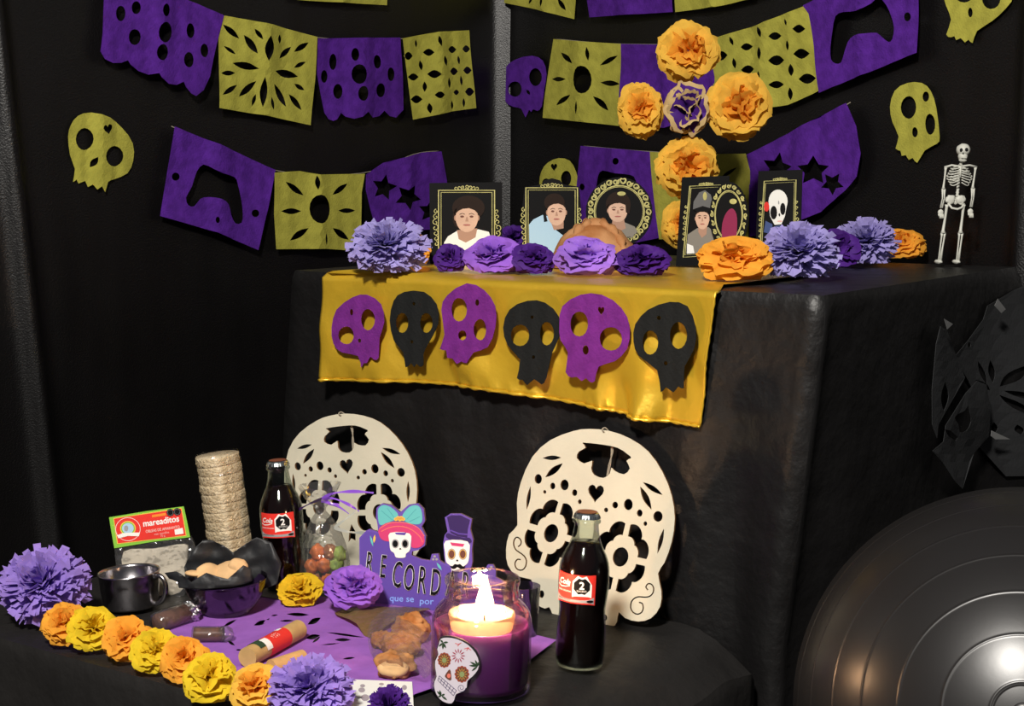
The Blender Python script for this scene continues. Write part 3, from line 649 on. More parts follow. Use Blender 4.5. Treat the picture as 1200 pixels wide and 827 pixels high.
def fringed(seed, R, sq, c, ax, m, zmin=None, n=84, K=6, wid=0.082):
    rnd = random.Random(seed); out = []; rot = axis_mtx(ax)
    for k in range(K):
        mb = MB(); f = (k+0.5)/K; al = radians(8+104*f); cnt = int(n*(0.35+0.65*sin(min(pi/2, al))))
        for i in range(cnt):
            a = 2*pi*(i+rnd.random()*0.7)/cnt; a2 = al+radians(rnd.uniform(-13, 13)); L = R*rnd.uniform(0.78, 1.06); w_ = R*wid*rnd.uniform(0.7, 1.3); tw = rnd.uniform(-0.9, 0.9); bend = rnd.uniform(-0.25, 0.4)
            vs = []; fs = []
            for j in range(5):
                t = 0.12+0.88*j/4; aa = a2*(0.8+0.2*t)+bend*t*t*0.5
                d = Vector((sin(aa)*cos(a), sin(aa)*sin(a), cos(aa))); s = Vector((-sin(a), cos(a), 0)); nn = d.cross(s); s2 = s*cos(tw*t)+nn*sin(tw*t)
                ww = w_*(0.45+0.75*t)
                for sg in (-1, 1):
                    L2 = L*(1+(0.06*sg*(1 if rnd.random() < 0.5 else -1) if j == 4 else 0))
                    q = rot @ (d*L2*t+s2*ww*sg); q = Vector((q.x, q.y, q.z*sq))+c
                    if zmin is not None and q.z < zmin: q.z = zmin+0.0002*(i % 5)
                    vs.append(q)
            for j in range(4): fs.append((2*j, 2*j+1, 2*j+3, 2*j+2))
            mb.add(vs, fs, m)
        out.append(mb)
    return out
def flower(label, u, v, wpx, hpx, m, style='r', plane=TOP, rim=None, seed=1, group='tissue paper flowers on the high table', lean=0.75, depth=None, K=8, spin=0, back=0.5):
    """sits on the horizontal plane; (u, v) is its middle in view"""
    base = plane.pt(u, v+hpx/2-1); D = (base-CAM).dot(Vector((0, cos(TH), -sin(TH)))); R = wpx/2*D/F
    z = plane.p.z; c = base+Vector((0, R*back, 0)); 
    pl = Plane((0, c.y, 0), (0, -1, 0)); c = pl.pt(u, v)
    R = wpx/2*(c.y*1.03)/F; sq = min(1.15, hpx/wpx)
    ax = Vector((0-c.x*0.4+random.Random(seed).uniform(-.25, .25), -1, lean)).normalized()
    r = thing('paper_flower', label, 'paper flower', Vector((c.x, c.y, z+0.003)), group)
    parts = ruffled(seed, R*0.90, sq, c, ax, m, rim, K, z+0.0045) if style == 'r' else fringed(seed, R, sq, c, ax, m, z+0.0045)
    for q in parts: q.build('petal_layer' if style == 'r' else 'petal_fringe', r, smooth=(style == 'r'))
    return r
fl = [
 ('lavender fringed paper flower at the left end of the gold cloth', 455, 291, 92, 66, lav_m, 'f', 1),
 ('orange paper flower mostly hidden behind the left lavender one', 487, 292, 38, 48, org_m, 'r', 2),
 ('dark purple paper flower below the picture card of a woman', 528, 303, 40, 40, dkp_m, 'r', 3),
 ('violet paper flower between two dark purple ones, below the woman\'s card', 578, 300, 74, 50, mid_m, 'r', 4),
 ('dark purple paper flower set back between two picture cards', 603, 279, 44, 34, dkp_m, 'r', 5),
 ('dark purple paper flower left of the round bread', 625, 304, 56, 44, dkp_m, 'r', 6),
 ('light violet paper flower in front of the round bread', 687, 301, 78, 54, lit_m, 'r', 7),
 ('dark purple paper flower right of the round bread', 753, 306, 70, 44, dkp_m, 'r', 8),
 ('large orange paper flower at the right corner of the gold cloth', 861, 304, 98, 60, org_m, 'r', 9),
 ('large lavender fringed paper flower touching the large orange one', 936, 296, 90, 68, lav_m, 'f', 10),
 ('dark purple paper flower between two lavender ones', 981, 292, 56, 52, dkp_m, 'r', 11),
 ('smaller lavender fringed paper flower in the right-hand row', 1015, 285, 72, 56, lav_m, 'f', 12),
 ('small orange paper flower at the right end, nearest the skeleton', 1056, 286, 60, 42, org_m, 'r', 13)]
for (lb, u, v, a, b, m, st, sd) in fl:
    flower(lb, u, v, a, b, m, st, seed=sd, back=1.35 if sd in (2, 5) else 0.55)
GT = 'tissue paper flowers on the low platform'
GG = 'yellow and orange paper flowers along the platform edge'
lf = [
 ('big lavender fringed paper flower at the far left of the platform', 52, 688, 106, 92, lav2_m, 'f', 21, GT),
 ('orange paper flower, first of the row along the platform edge', 76, 731, 62, 60, org_m, 'r', 22, GG),
 ('yellow paper flower, second along the platform edge, below the steel mug', 109, 737, 68, 60, lem_m, 'r', 23, GG),
 ('orange paper flower, third along the platform edge', 148, 749, 64, 62, org_m, 'r', 24, GG),
 ('yellow paper flower, fourth along the platform edge', 181, 763, 64, 60, lem_m, 'r', 25, GG),
 ('orange paper flower, fifth along the platform edge, below the foil tube', 216, 772, 62, 64, org_m, 'r', 26, GG),
 ('yellow paper flower, sixth along the platform edge', 245, 794, 70, 68, lem_m, 'r', 27, GG),
 ('orange paper flower beside the red banded tube, last along the edge', 301, 806, 72, 64, amb_m, 'r', 28, GG),
 ('mustard yellow paper flower beside the left bottle', 352, 691, 60, 46, mus_m, 'r', 29, GT),
 ('bright violet paper flower in front of the sign', 415, 687, 74, 52, mid_m, 'r', 30, GT),
 ('lavender fringed paper flower at the bottom edge of the picture', 365, 808, 100, 78, lav2_m, 'f', 31, GT),
 ('dark purple paper flower lying on the white card', 456, 830, 52, 52, dkp_m, 'f', 32, GT)]
for (lb, u, v, a, b, m, st, sd, g) in lf:
    flower(lb, u, v, a, b, m, st, plane=TIER, seed=sd, group=g, lean=0.9, back=(-1.0 if sd == 30 else 0.35))

# ================================================================== FLOWER CROSS
YX = 2.56; cp = Plane((0, YX, 0), (0, -1, 0))
base = cp.pt(800, 300); base.z = ZU+0.003
r = thing('flower_cross', 'standing cross of yellow paper flowers with a purple flower at its centre', 'cross', base)
mb = MB(); v, f = box_pts(Vector((cp.pt(803, 300).x-0.006, YX+0.022, ZU+0.002)), Vector((0.012, 0, 0)), Vector((0, 0.006, 0)), Vector((0, 0, cp.pt(806, 60).z-ZU))); mb.add(v, f, card_m)
q = cp.pt(750, 131); v, f = box_pts(Vector((q.x, YX+0.016, q.z)), Vector((0.17, 0, 0)), Vector((0, 0.006, 0)), Vector((0, 0, 0.012))); mb.add(v, f, card_m); mb.build('cross_frame', r, smooth=False)
for (u, v, wp, hp, m, rim, sd) in ((806, 60, 74, 72, amb_m, None, 51), (750, 129, 56, 68, amb_m, None, 52), (866, 125, 78, 84, amb_m, None, 53), (803, 128, 58, 66, dkp_m, crm_m, 54), (806, 197, 78, 74, amb_m, None, 55), (800, 262, 50, 62, amb_m, None, 56)):
    c = cp.pt(u, v); R = wp/2*YX*1.0/F
    fr_ = bpy.data.objects.new('blossom', None); COL.objects.link(fr_); fr_.parent = r; fr_.location = c-base; WORLD[fr_.name] = c; fr_.empty_display_size = 0.01
    for q in ruffled(sd, R*0.94, hp/wp, c+Vector((0, -0.004 if rim is None else -0.018, 0)), Vector((0, -1, 0.12)).normalized(), m, rim, 8 if not rim else 6, ZU+0.004): q.build('petal_layer', fr_)
    if rim: fr_['label'] = 'purple blossom with cream petal edges'

# ================================================================== PICTURE CARDS
def ring_scrolls(p, pts, r, m, seed=0):
    for k, (x, y, a, d) in enumerate(pts): p.stroke(spiral(x, y, r, 1.1, a, d, 10), 0.9 if r < 3.2 else 1.1, m, 4)
def rect_frame(p, q, m, scroll=True, sc=1.0):
    """q: four corners of the gilt frame in view, from top left clockwise"""
    cx = sum(a[0] for a in q)/4; cy = sum(a[1] for a in q)/4
    p.stroke(q, 1.5*sc, m, 3, True)
    p.stroke([(cx+(a[0]-cx)*0.91, cy+(a[1]-cy)*0.94) for a in q], 0.9*sc, m, 3, True)
    if scroll:
        (x0, y0), (x1, y1), (x2, y2), (x3, y3) = q; mx, my = (x0+x1)/2, (y0+y1)/2; W = x1-x0
        for k in range(-3, 4):
            r = (3.6-abs(k)*0.55)*sc*W/70+0.9; x = mx+k*W*0.062; y = my-r*0.9+(y1-y0)*(k*0.062)
            p.stroke(spiral(x, y, r, 1.0, 0 if k < 0 else pi, 1 if k < 0 else -1, 10), 0.9, m, 4)
        for side in (-1, 1):
            for k in range(-3, 4):
                t = 0.52+k*0.075; bx = (x0+(x3-x0)*t) if side < 0 else (x1+(x2-x1)*t); by = (y0+(y3-y0)*t) if side < 0 else (y1+(y2-y1)*t)
                r = (3.6-abs(k)*0.45)*sc*W/70+0.8
                p.stroke(spiral(bx+side*r*0.95, by, r, 1.0, pi/2*side, side*(1 if k < 0 else -1), 10), 0.9, m, 4)
def face(p, cx, cy, rx, ry, tilt=0.0, brow=True, mous=False):
    p.poly(ell(cx, cy, rx, ry, 22, tilt), skin_m, 6)
    p.poly(ell(cx-rx*0.02, cy+ry*0.55, rx*0.62, ry*0.40, 16), skin_m, 7)
    for sg in (-1, 1):
        p.poly(ell(cx+sg*rx*0.42, cy-ry*0.08, rx*0.18, ry*0.07, 8), brown_m, 9)
        p.stroke([(cx+sg*rx*0.18, cy-ry*0.24), (cx+sg*rx*0.42, cy-ry*0.30), (cx+sg*rx*0.66, cy-ry*0.22)], 0.55, hair_m, 9)
        p.poly(ell(cx+sg*rx*1.0, cy+ry*0.02, rx*0.14, ry*0.2, 8), skin2_m, 5)
    p.poly([(cx-rx*0.04, cy-ry*0.05), (cx+rx*0.06, cy-ry*0.05), (cx+rx*0.16, cy+ry*0.26), (cx-rx*0.14, cy+ry*0.26)], skin2_m, 8)
    hl = [(cx+rx*1.06*cos(a), cy+ry*1.04*sin(a)) for a in [pi+0.25+i*(pi-0.5)/12 for i in range(13)]]
    p.poly(hl+[(cx+rx*0.7, cy-ry*0.52), (cx+rx*0.2, cy-ry*0.66), (cx-rx*0.35, cy-ry*0.62), (cx-rx*0.75, cy-ry*0.48)], hair_m, 9.5)
    p.poly(ell(cx, cy+ry*0.50, rx*0.34, ry*0.06, 10), mat('lip_print', (0.38, 0.13, 0.11), 0.6), 9)
def card(label, outer, plane, draw, stand=True):
    base = plane.pt(sum(p[0] for p in outer)/len(outer), max(p[1] for p in outer))
    r = thing('picture_card', label, 'picture', Vector((base.x, base.y, ZU+0.004)), 'black picture cards standing on the high table')
    mb = MB(); plate(mb, [outer], plane.pt, -0.0012, 0.0012, card_m); mb.build('card', r, smooth=False)
    p = Print(plane.pt); draw(p); p.build('printed_picture', r)
    mb = MB(); q = plane.pt(sum(a[0] for a in outer)/len(outer), max(a[1] for a in outer)-35); n = plane.n; nb = Vector((n.x, n.y, 0)).normalized(); ex = Vector((-nb.y, nb.x, 0))*0.012
    a = q-nb*0.002; zf = ZU+0.005; vs = [a-ex, a+ex, Vector((a.x, a.y, zf))-nb*0.035+ex, Vector((a.x, a.y, zf))-nb*0.035-ex]
    mb.add(vs+[q2-nb*0.001 for q2 in vs], [(0, 1, 2, 3), (7, 6, 5, 4), (0, 4, 5, 1), (1, 5, 6, 2), (2, 6, 7, 3), (3, 7, 4, 0)], card_m); mb.build('easel_flap', r, smooth=False)
C1 = (400, 180); C2 = (600, 180); C3 = (780, 160)
def bx(pl): return pl
pA = facing(2.45, 0, 0.05)
def draw1(p):
    x = lambda L: X(C1, 4.8, L)
    rect_frame(p, x([(547, 206), (862, 206), (862, 610), (547, 610)]), gilt_m)
    p.poly(x(ell(715, 305, 92, 70, 20)), hair_m, 4); p.poly(x(ell(660, 360, 34, 60, 14)), hair_m, 4)
    p.poly(x([(580, 610), (578, 500), (600, 465), (650, 435), (700, 445), (770, 425), (830, 440), (850, 500), (850, 610)]), white_m, 4)
    p.poly(x([(650, 430), (765, 420), (755, 470), (700, 500), (660, 480)]), skin2_m, 5)
    u, v = x([(706, 360)])[0]; face(p, u, v, 63/4.8, 82/4.8)
card('black picture card of a dark-haired woman in white, leftmost of the cards', X(C1, 4.8, [(495, 165), (905, 160), (905, 640), (500, 640)]), pA, draw1)
pB = facing(2.44, 0.05, 0.05)
def draw2(p):
    x = lambda L: X(C2, 4.8, L)
    rect_frame(p, x([(78, 192), (368, 192), (368, 610), (78, 610)]), gilt_m)
    p.poly(x([(100, 610), (95, 400), (120, 370), (170, 345), (200, 350), (235, 420), (300, 470), (340, 610)]), lb_m, 4)
    p.poly(x([(175, 340), (190, 340), (200, 380), (180, 385)]), black_m, 5)
    p.poly(x(ell(238, 275, 58, 52, 20)), hair_m, 4); p.poly(x([(195, 320), (290, 330), (290, 420), (235, 430)]), skin2_m, 5)
    u, v = x([(250, 330)])[0]; face(p, u, v, 52/4.8, 76/4.8)
card('black picture card of a short-haired man in a pale blue shirt', X(C2, 4.8, [(70, 188), (165, 172), (180, 150), (225, 138), (270, 150), (290, 172), (378, 186), (390, 330), (382, 640), (65, 640), (55, 330)]), pB, draw2)
pC = facing(2.46, 0.0, 0.05)
def oval_ring(p, cx, cy, rx, ry, m, n=26, inner=0.80, w=1.3):
    p.stroke(ell(cx, cy, rx*inner, ry*inner, 40), w, m, 3, True)
    p.stroke(ell(cx, cy, rx*inner*0.95, ry*inner*0.95, 40), w*0.5, m, 3, True)
    for k in range(n):
        a = 2*pi*k/n; r = rx*0.085; f = 0.925; d = 1 if k % 2 else -1
        p.stroke(spiral(cx+rx*f*cos(a), cy+ry*f*sin(a), r*1.25, 1.1, a+pi/2, d, 10), w*1.2, m, 4)
        b = a+pi/n; p.poly(lens(cx+rx*0.84*cos(a), cy+ry*0.84*sin(a), cx+rx*1.0*cos(b), cy+ry*1.0*sin(b), w*2.2), m, 4)
def draw3(p):
    u, v = X(C2, 4.8, [(603, 325)])[0]; oval_ring(p, u, v, 176/4.8, 182/4.8, gilt_m)
    p.poly(heart(u+4.4, v-36, 8, 8), gilt_m, 5); p.poly(heart(u+4.4, v-36, 4.5, 4.5), card_m, 6)
    x = lambda L: X(C2, 4.8, L)
    p.poly(x(ell(597, 285, 70, 72, 22)), hair_m, 4); p.poly(x([(530, 290), (560, 250), (560, 330), (535, 330)]), hair_m, 4); p.poly(x([(635, 250), (668, 290), (660, 340), (640, 330)]), hair_m, 7)
    p.poly(x([(500, 470), (540, 410), (580, 390), (630, 385), (690, 410), (705, 440), (680, 470), (600, 490)]), uni_m, 4)
    p.poly(x([(565, 370), (630, 370), (640, 420), (600, 440), (560, 420)]), skin2_m, 5)
    u2, v2 = x([(595, 320)])[0]; face(p, u2, v2, 54/4.8, 66/4.8); p.poly(x(ell(615, 225, 24, 12, 12)), gilt_m, 9)
    p.poly(x([(530, 300), (560, 268), (600, 262), (590, 245), (540, 250)]), hair_m, 10)
card('oval black picture card of a dark-haired person, behind the round bread', X(C2, 4.8, ell(603, 328, 188, 196, 36)[:]), pC, draw3)
yaw = -radians(24)
pD = Plane((0.28, 2.43, 0.78), (sin(yaw), -cos(yaw), 0.05)); pE = Plane((0.345, 2.385, 0.78), (sin(yaw), -cos(yaw), 0.05)); pF = Plane((0.43, 2.44, 0.78), (sin(yaw), -cos(yaw), 0.05))
def draw4(p):
    x = lambda L: X(C3, 3.75, L)
    rect_frame(p, x([(107, 218), (250, 212), (238, 520), (78, 530)]), gilt_m, True, 0.85)
    p.poly(x([(92, 515), (98, 430), (140, 402), (190, 398), (225, 430), (222, 515)]), uni_m, 4); p.poly(x([(95, 470), (122, 480), (128, 512), (95, 515)]), white_m, 6)
    p.poly(x([(145, 385), (185, 385), (180, 430), (160, 445), (145, 420)]), skin2_m, 5)
    u, v = x([(163, 360)])[0]; face(p, u, v, 30/3.75, 48/3.75)
    p.poly(x([(122, 320), (125, 285), (150, 245), (175, 236), (200, 255), (210, 290), (208, 318), (165, 305)]), mat('cap_grey_print', (0.12, 0.12, 0.12), 0.6), 10); p.poly(x([(122, 322), (165, 306), (208, 322), (190, 330), (140, 330)]), black_m, 11); p.poly(x(ell(175, 262, 9, 18, 12)), gilt_m, 12)
card('black picture card of a man in a peaked cap and grey uniform', X(C3, 3.75, [(72, 179), (280, 172), (268, 566), (45, 570)]), pD, draw4)
def draw5(p):
    u, v = X(C3, 3.75, [(278, 345)])[0]; oval_ring(p, u, v, 78/3.75, 138/3.75, gilt_m, 20, 0.78, 1.1)
    p.poly(X(C3, 3.75, catmull([(290, 315), (312, 340), (315, 400), (305, 450), (255, 455), (248, 400), (262, 345)], 3)), mag_m, 5); p.poly(X(C3, 3.75, ell(298, 285, 16, 12)), gilt_m, 6)
card('small oval black picture card with a magenta figure', X(C3, 3.75, ell(278, 350, 86, 152, 32)), pE, draw5)
def draw6(p):
    x = lambda L: X(C3, 3.75, L)
    rect_frame(p, x([(434, 196), (574, 190), (566, 520), (414, 520)]), gilt_m, True, 0.8)
    p.poly(x(ell(495, 285, 42, 52, 22)), white_m, 4); p.poly(x([(455, 300), (535, 295), (525, 350), (510, 385), (480, 388), (460, 350)]), white_m, 5)
    p.poly(x(ell(476, 334, 15, 30, 14)), black_m, 6); p.poly(x(ell(516, 318, 12, 27, 14)), black_m, 6); p.poly(x(lens(500, 335, 502, 352, 8)), black_m, 6)
    p.poly(x(ell(498, 290, 3, 9, 8)), grey_m, 6); p.poly(x(ell(503, 372, 12, 4, 8)), pink_m, 6)
    p.poly(x(ell(445, 308, 12, 22, 10)), red_m, 7); p.poly(x([(432, 420), (440, 370), (470, 385), (470, 430)]), mat('navy_print', (0.05, 0.08, 0.22), 0.6), 4); p.poly(x(ell(500, 430, 40, 40)), mat('navy_print', (0.05, 0.08, 0.22), 0.6), 3)
card('black picture card of a painted white skull with a red rose', X(C3, 3.75, [(408, 152), (602, 145), (590, 560), (392, 560)]), pF, draw6)

# ================================================================== BREAD
bp_ = Plane((0, 2.33, 0), (0, -1, 0)); c = bp_.pt(697, 300); c.z = ZU+0.0035
r = thing('round_bread', 'round sugared bread loaf behind the light violet paper flower', 'bread', c)
mb = MB(); R = 0.064; vs, fs = blob((c.x, c.y, ZU+0.004), (R, R, 0.068), 3, 0.06, 3, n=24, zmin=ZU+0.004); mb.add(vs, fs, pan_m); mb.build('loaf', r)
mb = MB(); vs, fs = blob((c.x, c.y-0.004, ZU+0.069), (0.016, 0.016, 0.010), 1, 0.05, n=10); mb.add(vs, fs, pan_m); mb.build('knob', r)
for k in range(4):
    a = pi/4+k*pi/2; pts = []; rad = []
    for i in range(12):
        t = 0.18+i*0.075; th = t*1.35; pts.append(Vector((c.x+R*1.0*sin(th)*cos(a), c.y+R*1.0*sin(th)*sin(a), ZU+0.0055+0.066*cos(th)))); rad.append(0.0065+0.003*math.cos(i*1.9))
    mb = MB(); vs, fs = tube(pts, rad, 8); mb.add(vs, fs, pan_m); mb.build('bone_strip', r)

# ================================================================== SKELETON
sp = Plane((0, 2.44, 0), (0, -1, 0)); os_ = (1070, 150); sf = 4.594
def sk(x, y, d=0.0): return sp.pt(os_[0]+x/sf, os_[1]+y/sf, d)
b0 = sk(190, 745); b0.z = ZU+0.003
r = thing('toy_skeleton', 'small white plastic skeleton standing at the right end of the table', 'skeleton', b0)
def bone(name, pts, rad, m=bone_m, parent=r, seg=8):
    mb = MB(); v, f = tube(pts, rad, seg); mb.add(v, f, m); return mb.build(name, parent)
px = 0.000297
mb = MB(); c = sk(266, 118, 0.004)
v, f = blob(c, (36*px, 38*px, 34*px), 1, 0.04, n=14); mb.add(v, f, bone_m)
v, f = blob(sk(262, 152, 0.006), (25*px, 26*px, 26*px), 2, 0.05, n=10); mb.add(v, f, bone_m); v, f = blob(sk(262, 172, 0.006), (22*px, 20*px, 12*px), 2, 0.05, n=8); mb.add(v, f, bone_m); skull = mb.build('skull', r)
for (x, y, dd) in ((247, 119, 0.0132), (273, 117, 0.0148)):
    mb = MB(); v, f = blob(sk(x, y, dd), (9*px, 7*px, 10*px), 1, 0, n=8); mb.add(v, f, socket_m); mb.build('eye_socket', skull)
mb = MB(); v, f = blob(sk(256, 137, 0.0135), (4*px, 4*px, 6*px), 1, 0, n=6); mb.add(v, f, socket_m); mb.build('nose_hole', skull)
for k in range(5):
    bone('tooth', [sk(248+k*6, 157, 0.0140), sk(248+k*6, 164, 0.0140)], 2.2*px, parent=skull, seg=6)
bone('neck', [sk(262, 180), sk(256, 200)], 9*px)
bone('spine', [sk(256+(240-256)*i/22, 195+(370-195)*i/22, -0.003) for i in range(23)], [(10 if i % 2 else 6.5)*px for i in range(23)])
bone('sternum', [sk(245, 205, 0.008), sk(244, 265, 0.009)], [9*px, 6*px])
bone('clavicle', [sk(170, 212), sk(205, 200, 0.004), sk(245, 207, 0.007), sk(300, 200, 0.004), sk(342, 210)], [7*px, 5*px, 5*px, 5*px, 7*px])
for k in range(7):
    y = 212+k*11; wv = 46+7*k if k < 4 else 66-(k-4)*8; dy = 6+k*3
    for sg in (-1, 1):
        pts = [sk(250+sg*2, y-6+k, -0.006), sk(250+sg*wv*0.8, y+dy*0.4, -0.004), sk(248+sg*wv, y+dy, 0.002), sk(246+sg*wv*0.7, y+dy*1.3, 0.009), sk(245+sg*5, y+dy*0.5 if k < 5 else y+dy*1.1-12, 0.011)]
        bone('rib', [Vector(q) for q in catmull([tuple(q) for q in pts], 3, False)], 3.0*px, seg=6)
mb = MB()
for sg in (-1, 1):
    v, f = blob(sk(228+sg*28, 386, 0.0), (26*px, 9*px, 24*px), 4+sg, 0.25, 2, Matrix.Rotation(sg*0.5, 3, 'Y'), n=10); mb.add(v, f, bone_m)
v, f = blob(sk(232, 392, -0.003), (15*px, 9*px, 20*px), 2, 0.1, n=8); mb.add(v, f, bone_m)
v, f = tube([sk(188, 405), sk(205, 430, 0.004), sk(232, 436, 0.006), sk(258, 428, 0.004), sk(275, 408)], 6*px, 8); mb.add(v, f, bone_m); mb.build('pelvis', r)
for (sh, el_, wr, hd) in (((176, 212), (164, 328), (152, 430), (148, 462)), ((336, 212), (322, 324), (312, 425), (308, 458))):
    bone('upper_arm', [sk(*sh), sk(sh[0]*.9+el_[0]*.1, sh[1]+14), sk((sh[0]+el_[0])/2, (sh[1]+el_[1])/2), sk(el_[0], el_[1]-14), sk(*el_)], [9*px, 6*px, 4.6*px, 6*px, 10*px])
    bone('forearm', [sk(el_[0]-5, el_[1]), sk(el_[0]-6, (el_[1]+wr[1])/2), sk(wr[0]-4, wr[1])], [6*px, 3*px, 5*px]); bone('forearm', [sk(el_[0]+6, el_[1]), sk(el_[0]+4, (el_[1]+wr[1])/2), sk(wr[0]+4, wr[1])], [6*px, 3*px, 5*px])
    mb = MB(); v, f = blob(sk(hd[0], hd[1]-8), (15*px, 7*px, 17*px), 3, 0.08, n=8); mb.add(v, f, bone_m)
    for k in range(5): v, f = tube([sk(hd[0]-12+k*6, hd[1], 0.001), sk(hd[0]-11+k*6, hd[1]+(24 if k not in (0,) else 12), 0.002)], 3.2*px, 6); mb.add(v, f, bone_m)
    mb.build('hand', r)
for (hp, kn, an, ft) in (((182, 412), (162, 565), (143, 712), (136, 735)), ((272, 412), (256, 565), (240, 712), (232, 735))):
    bone('thigh_bone', [sk(*hp), sk(hp[0]*.93+kn[0]*.07, hp[1]+14), sk((hp[0]+kn[0])/2, (hp[1]+kn[1])/2), sk(kn[0], kn[1]-16), sk(*kn)], [12*px, 8*px, 6.5*px, 8*px, 15*px])
    bone('shin_bone', [sk(kn[0]-7, kn[1]), sk(kn[0]-8, kn[1]+18), sk((kn[0]+an[0])/2-6, (kn[1]+an[1])/2), sk(an[0]-4, an[1])], [8*px, 5*px, 3.6*px, 7*px]); bone('shin_bone', [sk(kn[0]+8, kn[1]), sk(kn[0]+7, kn[1]+18), sk((kn[0]+an[0])/2+7, (kn[1]+an[1])/2), sk(an[0]+5, an[1])], [8*px, 5*px, 4.2*px, 8*px])
    mb = MB(); q = sk(ft[0], ft[1]); v, f = blob((q.x-0.001, q.y-0.004, ZU+0.0065), (15*px, 0.010, 12*px), 3, 0.1, 2, Matrix.Rotation(0.25, 3, 'Z'), n=10, zmin=ZU+0.0032); mb.add(v, f, bone_m); mb.build('foot', r)

# ================================================================== PLYWOOD SKULL BOARDS
og = (580, 490); sg_ = 3.31
BO = [(90, 330), (105, 250), (150, 150), (220, 85), (310, 50), (370, 42), (450, 50), (530, 80), (600, 130), (655, 210), (690, 300), (702, 390), (690, 480), (662, 560), (637, 602), (650, 670), (645, 730), (610, 775), (560, 788), (510, 775), (485, 752), (478, 790), (462, 808), (440, 800), (420, 812), (395, 800), (370, 815), (345, 802), (318, 812), (295, 798), (270, 800), (243, 782), (226, 755), (215, 732), (198, 738), (165, 720), (146, 692), (150, 660), (145, 625), (90, 612), (55, 570), (48, 510), (60, 450), (92, 415)]
def lobes(cx, cy, rx, ry, n, amp, a0, a1, rot, m=24):
    out = []
    for i in range(m+1):
        a = a0+(a1-a0)*i/m; k = 1-amp+amp*abs(sin(n/2*a))**0.7; x = rx*k*cos(a); y = ry*k*sin(a)
        out.append((cx+x*cos(rot)-y*sin(rot), cy+x*sin(rot)+y*cos(rot)))
    return out
def eye_holes(cx, cy, rx, ry, crx, cry, rot):
    H = [ell(cx, cy, crx, cry, 20, rot)]
    for k in range(4):
        a0 = k*pi/2; g = 0.10; gi = 0.16
        H.append(lobes(cx, cy, rx, ry, 8, 0.16, a0+g, a0+pi/2-g, rot)+lobes(cx, cy, rx*0.62, ry*0.62, 8, 0.12, a0+pi/2-gi, a0+gi, rot))
    return H
BH = [catmull([(345, 95), (400, 100), (480, 115), (532, 150)], 3, False)+catmull([(532, 156), (515, 166), (528, 195), (505, 218), (470, 205), (456, 192), (450, 215), (425, 232), (390, 220), (378, 195), (382, 165), (350, 176), (322, 155), (330, 130), (356, 115), (345, 98)], 2, False)]
BH += [lens(190, 155, 262, 153, 18), lens(200, 230, 268, 175, 24), lens(128, 355, 143, 263, 14), lens(578, 248, 655, 298, 20), lens(568, 265, 612, 355, 24), lens(635, 525, 660, 428, 16)]
BH += [ell(*q, 14) for q in ((173, 236, 14, 19), (229, 263, 10, 13), (198, 286, 6, 7), (275, 259, 16, 21), (314, 289, 10, 13), (334, 324, 7, 9), (436, 356, 8, 9), (471, 337, 11, 13), (522, 335, 17, 22), (566, 368, 11, 14), (588, 409, 7, 9), (637, 381, 18, 21), (186, 682, 10, 15), (430, 773, 10, 13))]
BH += [heart(396, 288, 62, 70, 0.1)]
BH += eye_holes(223, 446, 100, 134, 27, 36, 0.30) + eye_holes(492, 538, 108, 142, 30, 38, 0.22)
BH += [[(318, 640), (335, 590), (352, 560), (362, 600), (352, 640), (335, 625)]]
def slot(pts, wd=5.2):
    L = catmull(pts, 2, False); up = []; dn = []
    for i in range(len(L)):
        p, q = L[max(0, i-1)], L[min(len(L)-1, i+1)]; dx, dy = q[0]-p[0], q[1]-p[1]; l = math.hypot(dx, dy) or 1
        up.append((L[i][0]-dy/l*wd/2, L[i][1]+dx/l*wd/2)); dn.append((L[i][0]+dy/l*wd/2, L[i][1]-dx/l*wd/2))
    return up+dn[::-1]
BH.append(slot([(94, 498), (103, 492), (107, 479), (100, 466), (88, 462), (79, 474), (78, 492), (86, 510), (102, 522), (118, 534), (127, 552), (124, 574), (112, 588), (96, 588), (85, 577), (83, 560), (93, 547), (105, 549)]))
BH.append(slot([(598, 666), (590, 655), (598, 642), (612, 644), (620, 658), (618, 676), (606, 690), (586, 694), (564, 692), (546, 698), (534, 712), (531, 734), (540, 752), (558, 760), (574, 752), (580, 736), (576, 718), (563, 714)]))
def board(label, tf, plane, twx):
    o = thing('skull_board', label, 'wooden skull', plane.pt(*tf(360, 800), 0.002), 'plywood skull boards leaning on the cloth')
    mb = MB(); plate(mb, [[tf(*p) for p in catmull(BO, 2)]]+[[tf(*p) for p in h] for h in BH], plane.pt, 0.0, 0.003, wood_m, 9, medge=woode_m); mb.build('board', o, smooth=False)
    mb = MB(); P = [(430, 55, 0.004), (425, 45, 0.006), (432, 38, 0.002), (440, 60, -0.003), (446, 120, -0.004), (440, 180, -0.005), (428, 232, -0.004), (436, 180, -0.004), (452, 120, -0.004), (442, 60, -0.002)]
    v, f = tube([plane.pt(*tf(x, y), h) for (x, y, h) in catmull(P, 4, False)], 0.0010, 6); mb.add(v, f, twine_m); mb.build('twine_loop', o)
def lean_plane(n_base, n_top, ang=0.0, H=0.24):
    nb = -N if not ang else (Matrix.Rotation(ang, 3, 'Z') @ -N)
    k = (n_top-n_base)/H; return Plane(P0+N*n_base+Vector((0, 0, ZT)), nb+Vector((0, 0, k)))
plR = lean_plane(-0.085, -0.024); plL = lean_plane(-0.075, -0.022)
tR = lambda x, y: (og[0]+x/sg_, og[1]+y/sg_)
ca, sa = cos(radians(-14)), sin(radians(-14))
def tL(x, y):
    u, v = x/sg_-119.5, y/sg_-87; s = 0.825; return (407.5+s*(u*ca-v*sa), 545.5+s*(u*sa+v*ca))
